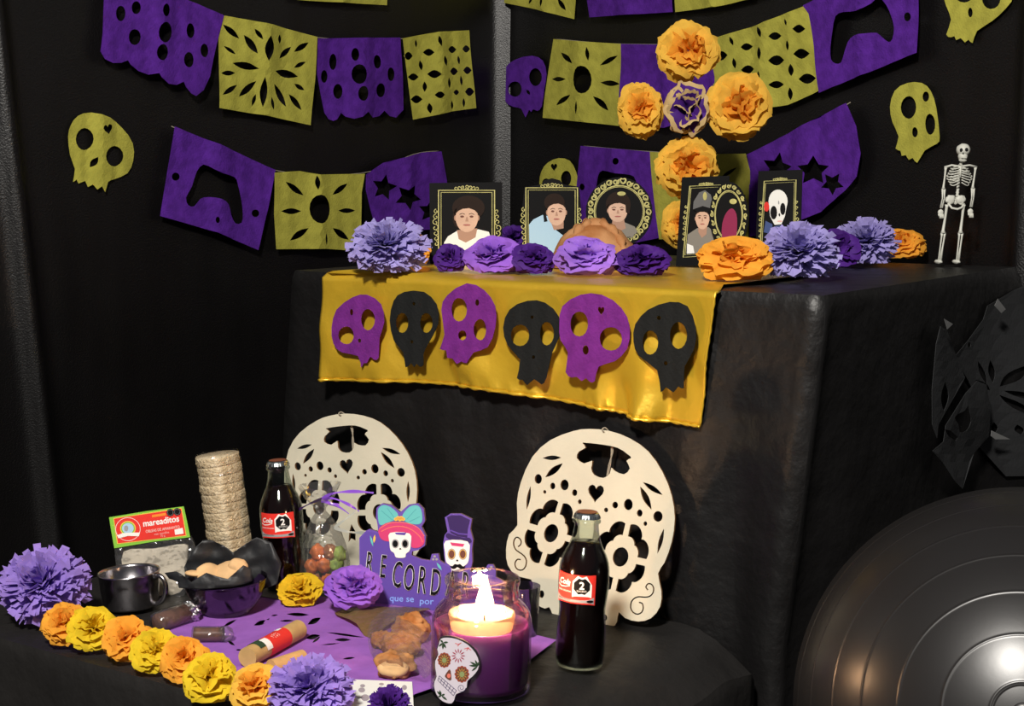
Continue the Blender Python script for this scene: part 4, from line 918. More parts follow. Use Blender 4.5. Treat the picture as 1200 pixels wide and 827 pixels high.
board('pale plywood skull cut-out leaning behind the right-hand bottle', tR, plR, 0)
board('pale plywood skull cut-out leaning behind the catrina sign and ribboned bag', tL, plL, 0)

# ================================================================== BOTTLES
PROF = [(0.0, 0.001), (0.024, 0.001), (0.0272, 0.005), (0.0285, 0.015), (0.0285, 0.040), (0.0272, 0.058), (0.0268, 0.068), (0.0280, 0.080), (0.0292, 0.092), (0.0292, 0.112), (0.0280, 0.124), (0.0245, 0.136), (0.0195, 0.148), (0.0165, 0.158), (0.0148, 0.168), (0.0140, 0.176), (0.0140, 0.1785), (0.0160, 0.1805), (0.0160, 0.184), (0.0140, 0.186), (0.0138, 0.190)]
def bottle(label, ub, vb, lean, rotlab, side_green=False):
    base = TIER.pt(ub, vb)+Vector((0, 0.024, 0)); o = thing('soda_bottle', label, 'bottle', base+Vector((0, 0, 0.001)), 'glass soda bottles on the platform')
    mt = Matrix.Translation(base+Vector((0, 0, 0.002))) @ Matrix.Rotation(lean, 4, 'Y')
    zc = lambda z: z if z < 0.112 else 0.112+(z-0.112)*0.84
    pr = [(p[0], zc(p[1])) for p in catmull(PROF, 2, False)]
    mb = MB(); v, f = lathe(pr, 48, mt); mb.add(v, f, gtint_m); mb.build('glass', o)
    liq = [(0, 0.004)]+[(max(0, p[0]-0.0013), max(p[1], 0.004)) for p in pr if 0.003 < p[1] < 0.146]+[(0.0162, 0.1465), (0, 0.1465)]
    mb = MB(); v, f = lathe(liq, 40, mt); mb.add(v, f, cola_m); mb.build('cola', o)
    cap = [(0.0, 0.1815), (0.0105, 0.1815), (0.0130, 0.1808), (0.0146, 0.1785), (0.0156, 0.1748)]
    mb = MB(); v, f = lathe(cap[::-1], 84, mt, lambda a, z: 1+(0.035*sin(21*a) if z < 0.178 else 0)); mb.add(v, f, silver_m); c0 = mb.build('crown_cap', o)
    mb = MB(); v, f = lathe([(0.0118, 0.1817), (0.0, 0.1820)], 30, mt); mb.add(v, f, capt_m); mb.build('cap_print', c0)
    def lm(x, y, h):   # x: mm round the bottle, y: mm up
        z = y/1000; R = 0.0294+h; a = -pi/2+rotlab+x/29.2; return mt @ Vector((R*cos(a), R*sin(a), z))
    p = Print(lm, 0.0002, 0.00012, grid=3)
    p.poly([(-34, 79), (16, 79), (16, 114), (-34, 114)], red_m, 0)
    p.poly([(-11, 88), (11.5, 88), (11.5, 103), (5, 113), (-5, 113), (-11, 106)], white_m, 1)
    p.poly([(10*cos(pi/8+k*pi/4), 101+10*sin(pi/8+k*pi/4)) for k in range(8)], black_m, 2)
    p.poly([(-34, 80.5), (14.5, 80.5), (14.5, 88), (-34, 88)], grey_m, 2)
    p.g = 0
    q = Print(lm, 0.0006, 0.00012)
    q2 = lambda f: (lambda x, y, h: f(x, -y, h))
    t = Print(q2(lm), 0.0007, 0.00012)
    t.text('2', 0, -98, 12, white_m, 0, bold=0.35); t.text('EXCESO', 0, -94.6, 3.0, white_m, 0)
    t.text('Cola', -22.5, -101.5, 9, white_m, 0, shear=0.35, bold=0.25); t.stroke([(-33, -100), (-27, -97.8), (-20, -98.6), (-14, -100.5)], 1.0, white_m, 0)
    t.text('SABOR ORIGINAL', -22, -93, 2.6, white_m, 0); t.text('INFORMACION', -22, -83.5, 3, black_m, 0, xs=0.9); t.poly(ell(10, -84, 4, 1.6), black_m, 0)
    p.mb.add(t.mb.v, t.mb.f, white_m); off = len(p.mb.mi)-len(t.mb.f)
    for k, mi in enumerate(t.mb.mi): p.mb.mi[off+k] = p.mb.slot(t.mb.mats[mi])
    lab = p.build('label', o); lab['label'] = 'red label with white script and a black octagon reading 2'
    return base
bottle('dark soda bottle standing right of the candle, before the plywood skull', 680, 789, 0.045, -0.12)
bottle('dark soda bottle standing left, between the amaranth stack and ribboned bag', 333, 699, -0.052, 0.20)

# ================================================================== AMARANTH STACK
def place(u, v, back=0.0): return TIER.pt(u, v)+Vector((0, back, 0))
b = place(271, 690, 0.03); o = thing('amaranth_stack', 'tall stack of puffed amaranth wafers in clear wrap, leaning left', 'amaranth sweet', b+Vector((0, 0, 0.002)))
mt = Matrix.Translation(b+Vector((0, 0, 0.004))) @ Matrix.Rotation(-0.115, 4, 'Y')
nW = 14; hW = 0.180/nW
for k in range(nW):
    mb = MB(); z = k*hW; pr = [(0, z+0.0002), (0.0293, z+0.0001), (0.0299, z+0.0006), (0.0300, z+hW*0.35), (0.0300, z+hW*0.65), (0.0299, z+hW-0.0006), (0.0293, z+hW-0.0001), (0, z+hW-0.0001)]
    m2 = mt @ Matrix.Translation((0.0006*sin(k*2.3), 0.0006*cos(k*1.7), 0))
    v, f = lathe(pr, 72, m2, lambda a, zz: 1+0.022*noise.noise(Vector((cos(a)*6, sin(a)*6, zz*260)))+0.03*noise.noise(Vector((cos(a)*19, sin(a)*19, zz*600+k))))
    mb.add(v, f, ama_m); mb.build('wafer', o)
mb = MB(); v, f = lathe([(0.0308, 0.0), (0.0312, 0.09), (0.0310, 0.178), (0.0295, 0.1825), (0.0, 0.1835)], 48, mt, lambda a, z: 1+0.012*noise.noise(Vector((cos(a)*3, sin(a)*3, z*40)))); mb.add(v, f, film('stack_film', (1, 1, 1), 0.015, 0.15, bump=0.8, bscale=50, edge=0.25)); mb.build('clear_wrap', o)

# ================================================================== WAFER PACKAGE WITH HEADER CARD
oc = (120, 580); sc_ = 8.27; hp = Plane(place(175, 700, 0.03), (0.10, -1, 0.12))
o = thing('wafer_package', 'clear bag of cream wafers with red and green header card reading mareaditos', 'sweets package', hp.pt(178, 698, 0.0))
mb = MB(); plate(mb, [X(oc, sc_, [(82, 205), (440, 146), (800, 100), (832, 245), (862, 395), (500, 440), (132, 502), (105, 350)])], hp.pt, 0.012, 0.003, green_m, 0); hc = mb.build('header_card', o, smooth=False)
p = Print(hp.pt, 0.0153, 0.00016); x = lambda L: X(oc, sc_, L)
p.poly(x([(122, 212), (782, 112), (828, 382), (160, 462)]), yell_m, 0); p.poly(x([(130, 218), (776, 120), (820, 376), (168, 454)]), red_m, 1)
cx, cy = x([(264, 318)])[0]; p.stroke(ell(cx, cy, 14.3, 13.4, 30), 0.5, white_m, 2, True); p.poly(ell(cx, cy-1, 9.2, 8.6, 24), yell_m, 2); p.poly(ell(cx, cy-1, 8, 7.5, 24), green_m, 3); p.poly(ell(cx, cy-1, 6.8, 6.2, 20), lb_m, 4); p.poly(ell(cx-2, cy-1, 2.5, 3.5, 12), grey_m, 5)
p.poly(x([(158, 378), (215, 355), (300, 350), (380, 350), (370, 385), (265, 382), (175, 405)]), white_m, 5)
ang = -0.145; a_, b_ = x([(585, 268)])[0]; p.text('mareaditos', a_, b_, 10.3, white_m, 3, ang, 0.92, 0.05, bold=0.28)
a_, b_ = x([(600, 330)])[0]; p.text('OBLEAS DE AMARANTO', a_, b_, 4.6, pink_m, 3, ang, 0.80, bold=0.1); a_, b_ = x([(590, 366)])[0]; p.text('con semillas', a_, b_, 3.6, pink_m, 3, ang); a_, b_ = x([(600, 390)])[0]; p.text('70 g', a_, b_, 3.2, pink_m, 3, ang)
p.poly(x([(495, 182), (628, 160), (630, 185), (497, 205)]), orange_m, 3); p.poly(x([(712, 322), (790, 305), (800, 360), (718, 372)]), white_m, 3)
for (u, v) in ((672, 158), (738, 150)): u, v = x([(u, v)])[0]; p.poly(ell(u, v, 4.5, 4.6, 8), black_m, 4); p.stroke(ell(u, v, 3.4, 3.5, 8), 0.25, grey_m, 5, True)
p.build('header_print', hc)
mb = MB(); plate(mb, [catmull(x([(215, 540), (500, 515), (800, 470), (830, 560), (800, 800), (760, 930), (500, 985), (270, 960), (225, 800)]), 3)], hp.pt, -0.004, 0.014, oblea_m, 4, bump=lambda a, b: 0.0015*noise.noise(Vector((a*0.15, b*0.15, 1)))); mb.build('wafer_block', o)
mb = MB(); bl = x([(132, 500), (862, 393), (905, 490), (860, 800), (800, 985), (500, 1000), (250, 985), (180, 940), (150, 720)])
plate(mb, [bl], hp.pt, -0.006, 0.019, cello_m, 4, bump=lambda a, b: 0.002*noise.noise(Vector((a*0.2, b*0.12, 4)))); mb.build('clear_bag', o)

# ================================================================== STEEL MUG
b = place(146, 721, 0.036); o = thing('steel_mug', 'small brushed steel mug with loop handle', 'mug', b+Vector((0, 0, 0.002)))
mt = Matrix.Translation(b+Vector((0, 0, 0.003))) @ Matrix.Rotation(-0.05, 4, 'Y'); H = 0.046; R = 0.0400
mb = MB(); pr = [(0, 0), (R*0.84, 0), (R*0.89, 0.003), (R*0.97, H*0.7), (R*0.99, H-0.003), (R*1.02, H-0.001), (R*1.02, H+0.0008), (R*0.985, H+0.0006), (R*0.965, H-0.003), (R*0.87, 0.004), (0, 0.003)]
v, f = lathe(pr, 64, mt); mb.add(v, f, steel_m); mb.build('cup', o)
mb = MB(); P = [(R*0.95, 0, H*0.88), (R*1.15, 0, H*0.93), (R*1.34, 0, H*0.80), (R*1.38, 0, H*0.55), (R*1.25, 0, H*0.25), (R*1.0, 0, H*0.10), (R*0.88, 0, H*0.12)]
v, f = tube([mt @ (Matrix.Rotation(-0.35, 4, 'Z') @ Vector(q)) for q in catmull(P, 5, False)], 0.0032, 10); mb.add([q+Vector((0, 0, 0)) for q in v], f, steel_m); mb.build('handle', o)

# ================================================================== BOWL
b = place(262, 728, 0.030); o = thing('glass_bowl', 'smoky glass bowl lined with black tissue holding cookies', 'bowl', b+Vector((0, 0, 0.002)))
mt = Matrix.Translation(b+Vector((0, 0, 0.003))) @ Matrix.Rotation(-0.05, 4, 'Y')
pr = [(0, 0), (0.024, 0), (0.030, 0.002), (0.041, 0.014), (0.049, 0.028), (0.0535, 0.043), (0.0530, 0.0435), (0.048, 0.029), (0.040, 0.016), (0.029, 0.005), (0, 0.004)]
mb = MB(); v, f = lathe([tuple(q) for q in catmull(pr, 2, False)], 56, mt); mb.add(v, f, bowlg_m); mb.build('bowl_glass', o)
mb = MB(); v, f = lathe([(0, 0.006), (0.027, 0.007), (0.038, 0.018), (0.046, 0.031), (0.050, 0.041)], 48, mt, lambda a, z: 1+0.03*noise.noise(Vector((cos(a)*3, sin(a)*3, z*60)))); mb.add(v, f, mat('liner_purple', (0.014, 0.006, 0.024), 0.5)); mb.build('liner_bottom', o)
bwF = Plane((b.x, b.y-0.030, b.z+0.04), (0, -1, 0.15)); bwB = Plane((b.x, b.y+0.026, b.z+0.04), (0.05, -1, 0.1))
od = (190, 640)
mb = MB(); plate(mb, [[(216, 664), (225, 645), (238, 633), (246, 633), (262, 640), (272, 648), (284, 640), (300, 630), (318, 636), (330, 660), (325, 684), (300, 694), (220, 686)]], bwB.pt, 0, 0.0006, paper_k, 5, bump=lambda a, c: -0.010*(1-((a-272)/55)**2)+0.006*noise.noise(Vector((a*0.07, c*0.07, 2)))); mb.build('liner_back', o)
mb = MB(); plate(mb, [X(od, 8.27, [(10, 262), (140, 240), (195, 262), (300, 335), (445, 245), (560, 280), (655, 305), (800, 175), (870, 215), (880, 330), (840, 350), (700, 382), (400, 405), (170, 400), (150, 340), (60, 315)])], bwF.pt, 0, 0.0006, paper_k, 4, bump=lambda a, c: 0.016*(1-((a-255)/55)**2)-0.002+0.003*noise.noise(Vector((a*0.09, c*0.09, 7)))); mb.build('liner_front', o)
for (u, v, rr, lab, ty) in ((228, 671, 0.0125, 'pale round cookie at the left of the bowl', 0.1), (248, 673, 0.021, 'cookie in the middle of the bowl, half under the liner', 0.5), (265, 670, 0.021, 'cookie right of the middle of the bowl', -0.4), (279, 662, 0.013, 'cookie at the right, topmost in the bowl', 0.3)):
    c = Plane((0, b.y+(0.0 if u > 230 else -0.004), 0), (0, -1, 0)).pt(u, v+1)
    mb = MB(); vs, fs = blob(c, (rr, rr*0.8, 0.0045 if u < 230 else 0.009), int(u), 0.05, 2, (Matrix.Rotation(-0.15 if u < 230 else 0.75, 3, 'X') @ Matrix.Rotation(ty, 3, 'Y')), n=12); mb.add(vs, fs, cook_m)
    tag(mb.build('cookie'), lab, 'cookie', 'cookies in the glass bowl')

# ================================================================== RIBBONED CANDY BAG
b = place(381, 698, 0.02); o = thing('candy_bag', 'clear cellophane bag of candies tied with purple ribbon', 'candy bag', b+Vector((0, 0, 0.002)))
mt = Matrix.Translation(b+Vector((0, 0, 0.003)))
crump = lambda a, z: 1+0.16*noise.noise(Vector((cos(a)*1.6, sin(a)*1.6, z*22)))+0.07*noise.noise(Vector((cos(a)*6, sin(a)*6, z*50)))
mb = MB(); v, f = lathe([(0, 0), (0.024, 0.001), (0.032, 0.012), (0.035, 0.035), (0.031, 0.062), (0.022, 0.084), (0.013, 0.100), (0.006, 0.110), (0.007, 0.114), (0.020, 0.130), (0.030, 0.146)], 44, mt @ Matrix.Rotation(-0.06, 4, 'Y'), crump); mb.add(v, f, cello_m); mb.build('cellophane', o)
knot = mt @ (Matrix.Rotation(-0.06, 4, 'Y') @ Vector((0, 0, 0.112))); kp = Plane(knot+Vector((0, -0.009, 0)), (0, -1, 0))
def ribbon(pts, m, wv=0.0024, lab=None):
    L = catmull(pts, 5, False); mb = MB(); vs = []; fs = []
    for i, (u, v, h) in enumerate(L):
        q = kp.pt(u, v, h); k = wv*(0.7+0.3*sin(i*0.8)); vs += [q+Vector((0.0, 0.0006, k)), q-Vector((0, 0, k))]
    for i in range(len(L)-1): fs.append((2*i, 2*i+1, 2*i+3, 2*i+2))
    mb.add(vs, fs, m); return mb.build('ribbon', o, label=lab)
ribbon([(377, 584, 0.0), (392, 577, 0.004), (415, 575, 0.004), (438, 577, 0.002)], rib_m); ribbon([(377, 584, 0.0), (392, 583, 0.006), (410, 590, 0.008), (421, 598, 0.004)], rib_m)
ribbon([(377, 584, 0.0), (388, 588, 0.006), (400, 594, 0.006), (409, 601, 0.004)], rib_m, 0.0015); ribbon([(377, 584, 0), (362, 590, 0.004), (350, 597, 0.002)], mat('dark_ribbon', (0.03, 0.01, 0.06), 0.4), 0.002)
ribbon([(382, 586, 0.0), (388, 590, 0.004), (398, 592, 0.004), (377, 586, 0.006)], rib_m, 0.003)
ribbon([(393, 615, 0.016), (405, 606, 0.018), (420, 595, 0.014)], ribg_m, 0.0025, 'grey ribbon'); ribbon([(393, 615, 0.016), (410, 619, 0.020), (428, 622, 0.014), (436, 626, 0.01)], ribg_m, 0.0025, 'grey ribbon')
rn = random.Random(5)
for k, (dx, dz, m) in enumerate([(-0.020, 0.014, gb_m), (0.004, 0.014, go_m), (0.022, 0.015, gg_m), (-0.024, 0.034, go_m), (-0.004, 0.036, go_m), (0.018, 0.036, gg_m), (-0.014, 0.054, go_m), (0.008, 0.055, gb_m), (0.022, 0.052, gg_m), (-0.002, 0.020, gg_m)]):
    mb = MB(); vs, fs = blob(mt @ Vector((dx*0.82, -0.006 if k < 9 else 0.014, dz)), (0.0100, 0.0095, 0.0105), k, 0.2, 2, n=10, zmin=ZT+0.004); mb.add(vs, fs, m)
    cn = 'orange' if m is go_m else 'green' if m is gg_m else 'brown'
    tag(mb.build('candy'), f'{cn} candy inside the ribboned cellophane bag', 'candy', f'{cn} candies in the ribboned bag')

# ================================================================== CATRINA SIGN
oe = (400, 570); se = 5.0; sp2 = Plane(place(500, 716, 0.008), (-0.30, -1, 0.10))
o = thing('painted_sign', 'violet board sign with two painted skulls in hats and the word RECORDAR', 'sign', sp2.pt(500, 720, -0.003))
x = lambda L: X(oe, se, L)
so = [(105, 300), (145, 258), (165, 248), (215, 265), (212, 225), (203, 180), (206, 125), (240, 98), (295, 108), (345, 150), (395, 106), (450, 98), (482, 130), (490, 200), (470, 235), (495, 290), (490, 345), (450, 372), (415, 380), (412, 402), (470, 425), (520, 432), (530, 395), (568, 392), (577, 432), (610, 455), (602, 400), (597, 330), (605, 285), (622, 262), (606, 180), (640, 158), (700, 158), (765, 190), (755, 250), (772, 312), (765, 370), (768, 440), (755, 500), (800, 500), (845, 480), (858, 456), (888, 456), (905, 490), (905, 530), (960, 560), (960, 742), (520, 728), (108, 700)]
mb = MB(); plate(mb, [x(so)], sp2.pt, -0.005, 0.005, mat('sign_edge_violet', (0.13, 0.075, 0.37), 0.6), 0, medge=mat('mdf_brown', (0.16, 0.10, 0.10), 0.8)); mb.build('board', o, smooth=False)
p = Print(sp2.pt, 0.0003, 0.0002)
p.poly(x([(112, 305), (150, 262), (215, 275), (300, 300), (415, 405), (470, 432), (575, 445), (650, 480), (760, 510), (900, 530), (950, 570), (950, 735), (520, 721), (114, 692)]), vio_m, 0)
p.poly(x(catmull([(218, 130), (245, 108), (290, 120), (332, 160), (320, 190), (290, 205), (240, 225), (222, 215), (215, 170)], 3)), teal_m, 1); p.poly(x(catmull([(360, 165), (400, 118), (445, 110), (468, 135), (475, 195), (455, 220), (400, 215), (365, 195)], 3)), teal_m, 1)
for q in ([(235, 140), (300, 195)], [(270, 125), (310, 180)], [(385, 190), (440, 130)], [(400, 205), (462, 175)]): p.stroke(x(q), 0.5, mat('deep_teal_print', (0.05, 0.26, 0.30), 0.6), 2)
p.poly(x(catmull([(220, 250), (260, 215), (330, 205), (400, 220), (450, 245), (485, 290), (485, 335), (450, 358), (412, 352), (405, 300), (300, 290), (285, 320), (240, 310), (222, 280)], 3)), hatp_m, 3)
p.stroke(x(catmull([(235, 262), (290, 238), (350, 232), (410, 250), (460, 290), (478, 325)], 4, False)), 1.0, hato_m, 4); p.stroke(x(catmull([(225, 245), (290, 212), (380, 212), (450, 240), (488, 290)], 4, False)), 0.8, hato_m, 4)
for (a_, b_) in ((322, 190), (345, 192), (364, 190), (335, 182), (353, 182)): q = x([(a_, b_)])[0]; p.poly(ell(q[0], q[1], 2.4, 2.2, 8), yell_m, 5); p.poly(ell(q[0], q[1], 0.7, 0.7, 6), hato_m, 6)
def mini_skull(cx, cy, w, h, eye, hat=None):
    p.poly(x(catmull([(cx-w, cy-h), (cx+w*0.9, cy-h*0.95), (cx+w*1.02, cy-h*0.1), (cx+w*0.9, cy+h*0.45), (cx+w*0.55, cy+h*0.7), (cx+w*0.45, cy+h), (cx-w*0.4, cy+h), (cx-w*0.6, cy+h*0.65), (cx-w*0.95, cy+h*0.4), (cx-w*1.05, cy-h*0.2)], 3)), white_m, 7)
    for sg in (-1, 1):
        e0 = x(ell(cx+sg*w*0.48, cy-h*0.12, w*0.36, h*0.38, 16)); p.poly(e0, grey_m, 8); p.poly(x(ell(cx+sg*w*0.48, cy-h*0.12, w*0.30, h*0.32, 14)), yell_m if eye else grey_m, 9); p.poly(x(ell(cx+sg*w*0.48, cy-h*0.12, w*0.25, h*0.28, 14)), black_m if not eye else brown_m, 10)
    p.poly(x(heart(cx, cy+h*0.30, w*0.22, h*0.16, pi)), black_m, 8)
mini_skull(348, 342, 60, 72, False); p.poly(x([(315, 268), (385, 268), (375, 284), (325, 280)]), vio_m, 8)
p.poly(x([(620, 178), (645, 168), (700, 168), (755, 195), (742, 250), (738, 300), (680, 290), (640, 270)]), viod_m, 1)
p.poly(x(catmull([(612, 290), (625, 272), (660, 285), (720, 300), (752, 300), (765, 322), (745, 332), (690, 325), (640, 312)], 3)), viod_m, 2); p.stroke(x([(640, 255), (690, 275), (742, 280)]), 1.4, vio_m, 3)
mini_skull(682, 405, 68, 88, True); p.poly(x([(640, 325), (725, 335), (715, 352), (650, 345)]), hatp_m, 8)
p.poly(x(catmull([(685, 455), (700, 452), (715, 465), (730, 462), (722, 478), (700, 480), (684, 470), (668, 480), (650, 478), (642, 462), (655, 464), (668, 452)], 3)), black_m, 11)
p.poly(x(lens(188, 350, 170, 285, 12)), teal_m, 3); p.poly(x(lens(192, 330, 198, 280, 14)), yell_m, 3); p.poly(x(lens(590, 490, 560, 445, 14)), teal_m, 3)
for (a_, b_) in ((548, 408), (560, 425), (540, 425), (880, 470), (870, 485)): q = x([(a_, b_)])[0]; p.poly(ell(q[0], q[1], 1.6, 1.5, 8), grey_m, 4); 
def letter(ch, a_, b_, size, ang, xs=0.42):
    u, v = x([(a_, b_)])[0]
    p.text(ch, u, v, size, white_m, 3, ang, xs*0.9, -0.02, bold=0.45); p.text(ch, u+0.5, v-0.2, size, black_m, 9, ang, xs*0.9, -0.02)
for (ch, a_, b_, s_) in (('R', 160, 505, 36), ('E', 240, 530, 38), ('C', 322, 588, 44), ('O', 392, 606, 44), ('R', 468, 624, 46), ('D', 548, 636, 45), ('A', 640, 640, 44), ('R', 720, 650, 44)): letter(ch, a_, b_, s_, 0.10)
u, v = x([(355, 672)])[0]; p.text('que se', u, v, 10.5, blue_m, 3, 0.05, 1.05, bold=0.15); u, v = x([(500, 688)])[0]; p.text('por', u, v, 10.5, blue_m, 3, 0.03, 1.1, bold=0.15)
p.build('painting', o)

# ================================================================== CANDLE JAR
JB = place(562, 826, 0.048); o = thing('candle_jar', 'lit purple candle in a glass jar at the front of the platform', 'candle', JB+Vector((0, 0, 0.002)))
mt = Matrix.Translation(JB+Vector((0, 0, 0.003))) @ Matrix.Rotation(0.02, 4, 'Y')
out = [(0, 0), (0.050, 0), (0.0545, 0.004), (0.055, 0.012), (0.055, 0.070), (0.0545, 0.081), (0.051, 0.090), (0.045, 0.097), (0.0408, 0.101), (0.0402, 0.104), (0.0415, 0.106), (0.0405, 0.109), (0.0400, 0.116), (0.0415, 0.119), (0.0415, 0.124), (0.0395, 0.126), (0.0375, 0.124), (0.0370, 0.104), (0.042, 0.096), (0.049, 0.088), (0.0525, 0.079), (0.0530, 0.012)]
mb = MB(); v, f = lathe([tuple(q) for q in catmull(out, 2, False)], 72, mt); mb.add(v, f, jarg_m); mb.build('jar_glass', o)
mb = MB(); v, f = lathe([(0, 0.006), (0.050, 0.006), (0.0524, 0.012), (0.0524, 0.0735), (0.0500, 0.0735), (0.045, 0.0705), (0.036, 0.068), (0.0, 0.067)], 72, mt); mb.add(v, f, wax_m); mb.build('wax', o)
mb = MB(); v, f = lathe([(0.034, 0.068), (0.0365, 0.082), (0.0355, 0.086), (0.0325, 0.084), (0.029, 0.074), (0.0, 0.072)], 60, mt, lambda a, z: 1+0.03*sin(9*a)*(1 if z > 0.08 else 0)); mb.add(v, f, core_m); mb.build('melted_core', o)
mb = MB(); v, f = tube([mt @ Vector((0.003, 0, z)) for z in (0.071, 0.080, 0.085)], 0.0009, 6); mb.add(v, f, black_m); mb.build('wick', o)
mb = MB(); v, f = lathe([(0, 0.083), (0.006, 0.085), (0.0095, 0.091), (0.0098, 0.097), (0.0075, 0.106), (0.0042, 0.117), (0.0, 0.127)], 20, mt @ Matrix.Translation((0.003, 0, 0))); mb.add(v, f, flame_m); mb.build('flame', o)
pl_ = bpy.data.lights.new('flame_light', 'POINT'); pl_.energy = 13.0; pl_.color = (1.0, 0.60, 0.32); pl_.shadow_soft_size = 0.008
q = bpy.data.objects.new('flame_light', pl_); COL.objects.link(q); q.location = mt @ Vector((0.003, 0, 0.110))
# tag on the jar
oh = (480, 740); sh_ = 7.5; tp = Plane((0, JB.y-0.059, 0), (0.0, -1, 0.0)); x = lambda L: X(oh, sh_, L)
o = thing('skull_tag', 'small painted sugar skull tag leaning on the front of the candle jar', 'tag', tp.pt(525, 826)); 
to = catmull([(272, 50), (330, 38), (420, 52), (520, 102), (592, 180), (622, 260), (612, 330), (562, 392), (516, 432), (510, 490), (470, 530), (412, 552), (396, 602), (370, 636), (320, 630), (270, 602), (232, 552), (212, 490), (214, 440), (234, 390), (222, 320), (222, 250), (250, 190), (240, 145), (255, 100)], 2)
mb = MB(); plate(mb, [x(to)], tp.pt, -0.003, 0.003, mat('tag_dark_edge', (0.02, 0.015, 0.02), 0.6), 0); mb.build('tag_body', o, smooth=False)
p = Print(tp.pt, 0.0003, 0.00015); cx, cy = 410, 330
tagw = mat('tag_pale_print', (0.62, 0.56, 0.62), 0.6)
p.poly(x([(cx-4+(a-cx)*0.955, cy+3+(b_-cy)*0.965) for (a, b_) in to]), tagw, 0)
for (ex, ey, R) in ((305, 248, 62), (460, 372, 68)):
    for k in range(12): a = 2*pi*k/12; p.poly(x(ell(ex+R*0.72*cos(a), ey+R*0.85*sin(a), R*0.26, R*0.26, 8)), mat('rust_print', (0.30, 0.06, 0.03), 0.6), 1+0.02*k)
    p.poly(x(ell(ex, ey, R*0.75, R*0.9, 16)), brown_m, 2)
    for k in range(12): a = 2*pi*k/12; p.poly(x(lens(ex+R*0.3*cos(a), ey+R*0.35*sin(a), ex+R*0.72*cos(a), ey+R*0.85*sin(a), 10)), mat('ochre_print', (0.42, 0.22, 0.05), 0.6), 3)
    p.poly(x(ell(ex, ey, R*0.33, R*0.38, 12)), mat('sage_print', (0.25, 0.30, 0.12), 0.6), 4)
p.poly(x(catmull([(350, 330), (362, 345), (368, 415), (350, 425), (315, 400), (312, 380), (335, 345)], 2)), brown_m, 2); p.poly(x(ell(345, 385, 16, 20)), hato_m, 3)
for k in range(12): a = 2*pi*k/12; p.poly(x(lens(428+20*cos(a), 210+22*sin(a), 428+62*cos(a), 210+66*sin(a), 11)), mat('plum_print', (0.35, 0.06, 0.10), 0.6), 2)
for (ax_, ay, d0, lst) in ((295, 95, 0, ((255, 130), (270, 70), (340, 90), (320, 145), (292, 155))), (600, 300, 0, ((575, 245), (530, 262), (522, 295), (545, 345), (610, 260))), (280, 560, 0, ((240, 520), (262, 510), (310, 545), (330, 600), (250, 570)))):
    for (bx_, by_) in lst: p.poly(x(lens(ax_, ay, bx_, by_, 18)), dkgreen_m, 2)
def bez(a, b_, t): return (a[0]+(b_[0]-a[0])*t, a[1]+(b_[1]-a[1])*t)
T0, T1, B0, B1 = (262, 385), (412, 515), (248, 425), (385, 560)
for k in range(7): p.stroke(x([bez(T0, T1, k/6), bez(B0, B1, k/6)]), 0.55, viod_m, 2)
for t in (0, 0.5, 1): p.stroke(x([bez(T0, B0, t), bez(T1, B1, t)]), 0.55, viod_m, 2)
p.stroke(x(spiral(455, 492, 38, 1.6, 0, 1, 22)), 0.5, viod_m, 2)
for q in ([(400, 100), (430, 110), (455, 95)], [(420, 125), (445, 100)], [(480, 150), (510, 140), (540, 160)], [(500, 165), (520, 135)]): p.stroke(x(q), 0.7, red_m, 2)
p.build('skull_print', o)

# glass tumbler behind the jar
b = place(614, 752, 0.02); o = MB(); v, f = lathe([(0, 0), (0.015, 0), (0.0165, 0.002), (0.0205, 0.062), (0.0200, 0.0625), (0.0158, 0.004), (0, 0.003)], 40, Matrix.Translation(b+Vector((0, 0, 0.003)))); o.add(v, f, glass_m)
tag(o.build('glass_tumbler'), 'small clear tumbler mostly hidden behind the candle jar', 'tumbler')

# ================================================================== PICADO SHEET, CARD, TRAY
oi = (180, 640)
Lo = [(182, 736), (230, 716), (300, 702), (345, 697), (420, 706), (500, 716), (580, 734), (652, 752), (620, 776), (560, 790), (488, 815), (440, 840), (360, 826), (280, 790), (215, 765)]
Hs = [('l', 325, 388, 390, 352, 14), ('l', 470, 380, 540, 355, 22), ('l', 550, 335, 585, 330, 9), ('l', 620, 326, 732, 330, 18), ('l', 588, 357, 662, 357, 12), ('l', 722, 375, 785, 342, 26), ('l', 712, 440, 782, 425, 26), ('l', 745, 462, 782, 430, 14), ('l', 800, 410, 1000, 437, 12), ('l', 847, 447, 927, 447, 18), ('l', 885, 538, 948, 530, 12), ('l', 780, 472, 880, 462, 8), ('l', 345, 450, 382, 475, 14), ('l', 385, 495, 415, 495, 10), ('l', 515, 372, 545, 345, 10), ('l', 870, 610, 920, 640, 10), ('l', 900, 700, 980, 690, 12)]
mb = MB(); plate(mb, [Lo]+XH(oi, 4, Hs), TIER.pt, 0.0016, 0.0005, purt_m, 9, bump=lambda a, b_: 0.0006*(1+noise.noise(Vector((a*0.04, b_*0.08, 3))))); tag(mb.build('cut_paper_mat', smooth=False), 'purple cut paper sheet lying flat under the offerings on the platform', 'paper mat')
mb = MB(); plate(mb, [[(409, 800), (483, 803), (486, 852), (404, 850)]], TIER.pt, 0.0036, 0.0008, white_m); o = mb.build('white_card', smooth=False); tag(o, 'white printed card lying at the bottom edge, beneath a dark purple flower', 'card')
p = Print(TIER.pt, 0.0046, 0.0001); 
for q in ((425, 808, 3, 2), (424, 813, 4, 3), (447, 806, 3, 1.5), (474, 810, 3, 3), (428, 822, 5, 4)): p.poly(ell(*q, 10), mat('card_smudge_print', (0.35, 0.30, 0.33), 0.6), 0)
p.build('print', o)
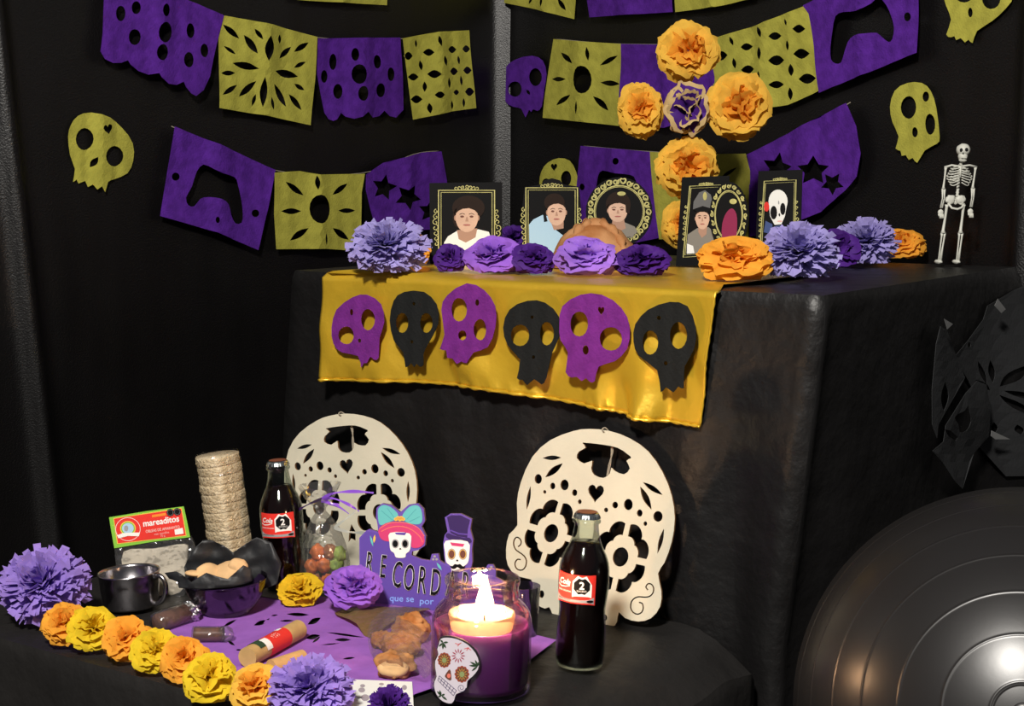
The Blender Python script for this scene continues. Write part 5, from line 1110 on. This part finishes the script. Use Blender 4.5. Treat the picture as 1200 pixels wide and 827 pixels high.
mb = MB(); plate(mb, [[(296, 690), (345, 688), (352, 703), (345, 708), (296, 700)]], TIER.pt, 0.0034, 0.0006, tray_m); tag(mb.build('paper_coaster', smooth=False), 'grey glossy strip lying under the left soda bottle', 'coaster')

# ================================================================== CANDY TUBES
def cyl(name, u1, v1, u2, v2, rpx, m, parent, dz=0.0, taper=1.0, r_abs=None):
    a = TIER.pt(u1, v1+rpx*0.6); c = TIER.pt(u2, v2+rpx*0.6); R = r_abs or rpx*(a.y+c.y)/2*1.04/F
    a = a+Vector((0, 0, R+0.003+dz)); c = c+Vector((0, 0, R*taper+0.003+dz)); mb = MB(); v, f = tube([a, a.lerp(c, 0.5), c], [R, R, R*taper], 28, False); mb.add(v, f, m); mb.add(v[:28], [tuple(range(28))[::-1]], m); mb.add(v[-28:], [tuple(range(28))], m); return mb.build(name, parent), a, c, R
for (lb, q) in (('clear wrapped tamarind roll with a foil end, beside the bowl', (186, 736, 221, 724, 12)), ('shorter clear wrapped tamarind roll, behind the fifth edge flower', (228, 749, 262, 749, 9.5))):
    o = thing('candy_roll', lb, 'candy roll', TIER.pt(q[2], q[3], 0.003), 'wrapped tamarind rolls')
    body, a, c, R = cyl('roll', *q[:4], q[4]*0.86, tam_m, o)
    mb = MB(); v, f = tube([a.lerp(c, -0.05), c], [R*1.16, R*1.16], 24); mb.add(v, f, cello_m); mb.build('wrapper', o)
    mb = MB(); v, f = blob(c+(c-a).normalized()*0.002, (R*1.25, R*1.1, R*1.2), 5, 0.28 if q[4] > 10 else 0.1, 5, n=14, zmin=ZT+0.003); mb.add(v, f, foil_m if q[4] > 10 else cello_m); mb.build('twisted_end', o)
o = thing('paper_tube', 'tan paper tube with a red printed band lying on the purple sheet', 'sweet roll', TIER.pt(320, 770, 0.003))
body, a, c, R = cyl('tube', 290, 778, 350, 744, 11.5, tan_m, o)
def tm(x_, y_, h):  # x along 0..1, y angle in degrees
    d = (c-a); t = d.normalized(); s = t.cross(Vector((0, 0, 1))).normalized(); up = s.cross(t); an = radians(y_); return a+d*x_+(s*sin(an)+up*cos(an))*(R+h)
def band(name, x0, x1, y0, y1, m, h=0.0004):
    mb = MB(); vs = []; fs = []; n = 20
    for i in range(n+1):
        yy = y0+(y1-y0)*i/n; vs += [tm(x0, yy, h), tm(x1, yy, h)]
    for i in range(n): fs.append((2*i, 2*i+1, 2*i+3, 2*i+2))
    mb.add(vs, fs, m); return mb.build(name, o)
bd = band('red_band', 0.30, 0.70, -180, 180, red_m)
p = Print(lambda X_, Y_, h: tm(X_, Y_, 0.0006+h), 0.0, 0.0001)
p.mb.add([tm(0.12+0.12*(i % 2), -60+8*(i//2)*2, 0.0007) for i in range(16)], [(2*i, 2*i+1, 2*i+3, 2*i+2) for i in range(7)], dkgreen_m)
p.mb.add([tm(0.22+0.10*(i % 2), 0+8*(i//2)*2, 0.0008) for i in range(12)], [(2*i, 2*i+1, 2*i+3, 2*i+2) for i in range(5)], white_m)
p.mb.add([tm(0.58+0.08*(i % 2), -62+8*(i//2)*2, 0.0008) for i in range(10)], [(2*i, 2*i+1, 2*i+3, 2*i+2) for i in range(4)], white_m)
for k in range(4):
    x0 = 0.40+0.035*k; p.mb.add([tm(x0+0.012*(i_ % 2)+0.01*sin(i_*1.3+k), 5+7*(i_//2), 0.0009) for i_ in range(12)], [(2*i_, 2*i_+1, 2*i_+3, 2*i_+2) for i_ in range(5) if (i_+k) % 4], pink_m)
p.build('band_print', bd)
o = thing('paper_tube', 'plain tan roll half hidden behind the lowest lavender flower', 'sweet roll', TIER.pt(340, 786, 0.003))
cyl('tube', 318, 788, 355, 776, 9, mat('tan_paper_roll', (0.60, 0.34, 0.13), 0.6, var=0.2), o)

# ================================================================== BAKED PASTRIES IN A BAG
for (u, v, ru, rv, lab) in ((480, 745, 21, 19, 'browned pastry lump, farthest in the bag beside the candle'), (469, 764, 22, 17, 'browned pastry lump in the middle of the clear bag'), (462, 786, 22, 18, 'browned pastry lump nearest the white card, with a pale glazed end'), (446, 757, 12, 11, 'small browned pastry piece at the left side of the bag')):
    g = TIER.pt(u, v+rv*0.75); R = ru*g.y*1.04/F; hz = rv*g.y*1.04/F; c = Vector((g.x, g.y+0.012, ZT+0.004+hz*0.75))
    mb = MB(); vs, fs = blob(c, (R, R*0.85, hz*0.95), int(u+v), 0.22, 2.6, n=20, zmin=ZT+0.004); mb.add(vs, fs, bread_m); o = mb.build('pastry'); tag(o, lab, 'pastry', 'baked pastries in the clear bag')
    if v == 786:
        mb = MB(); vs, fs = blob(c+Vector((-0.001, -R*0.52, -0.001)), (R*0.85, R*0.42, hz*0.55), 2, 0.05, n=12, zmin=ZT+0.005); mb.add(vs, fs, cook_m); e_ = mb.build('glazed_end', o)
o = thing('pastry_bag', 'clear cellophane bag around the browned pastries, its neck pointing left', 'bag', TIER.pt(465, 790, 0.003))
def dome(a_, b_):
    # distance based puff around the pastries
    dx, dy = (a_-466)/44, (b_-770)/42; return 0.030*max(0, 1-dx*dx*0.9-dy*dy*0.55)+0.003*noise.noise(Vector((a_*0.09, b_*0.13, 1)))+0.003
mb = MB(); plate(mb, [catmull([(432, 752), (448, 735), (470, 726), (500, 722), (508, 760), (504, 800), (480, 806), (450, 803), (434, 785)], 3)], TIER.pt, 0.004, 0.0003, bagf_m, 4, bump=dome); mb.build('cellophane_body', o)
mb = MB(); plate(mb, [catmull([(392, 722), (420, 717), (460, 715), (492, 716), (505, 726), (480, 732), (452, 742), (436, 752), (418, 740), (402, 730)], 2)], TIER.pt, 0.004, 0.0003, cellob_m, 4, bump=lambda a_, b_: 0.010*max(0, 1-((b_-731)/16)**2)*min(1, (a_-390)/30)+0.003*noise.noise(Vector((a_*0.06, b_*0.2, 5)))); mb.build('cellophane_neck', o)

# ================================================================== EXERCISE BALL
Cb = CAM+ray(1200, 838).normalized()*0; d = ray(1200, 838); Cb = CAM+d*1.7; Rb = 0.253; ax = (CAM+ray(1197, 840)*0.4-Cb).normalized()
Rb = min(Rb, Cb.z-0.001); mt = Matrix.Translation(Cb) @ ax.to_track_quat('Z', 'Y').to_matrix().to_4x4()
pr = []; n = 1100
for i in range(n+1):
    th = pi*i/n; deg = math.degrees(th); k = (deg-7.2)/10.6; dd = abs(k-round(k))*10.6; ridge = 0
    if 5 < deg < 175: ridge = 0.0005*math.exp(-(dd/0.28)**2)
    if deg < 6.5: ridge = -0.0006
    pr.append(((Rb+ridge)*sin(th), (Rb+ridge)*cos(th)))
mb = MB(); v, f = lathe(pr[::-1], 128, mt); mb.add(v, f, ball_m); o = thing('exercise_ball', 'large black ridged exercise ball in the lower right corner', 'ball', Vector((Cb.x, Cb.y, Cb.z-Rb)))
mb.build('ball_shell', o); mb = MB(); v, f = lathe([(0.013, Rb-0.0016), (0.011, Rb+0.0004), (0.006, Rb+0.0008), (0, Rb+0.0008)], 28, mt); mb.add(v, f, ball_m); mb.build('air_plug', o)
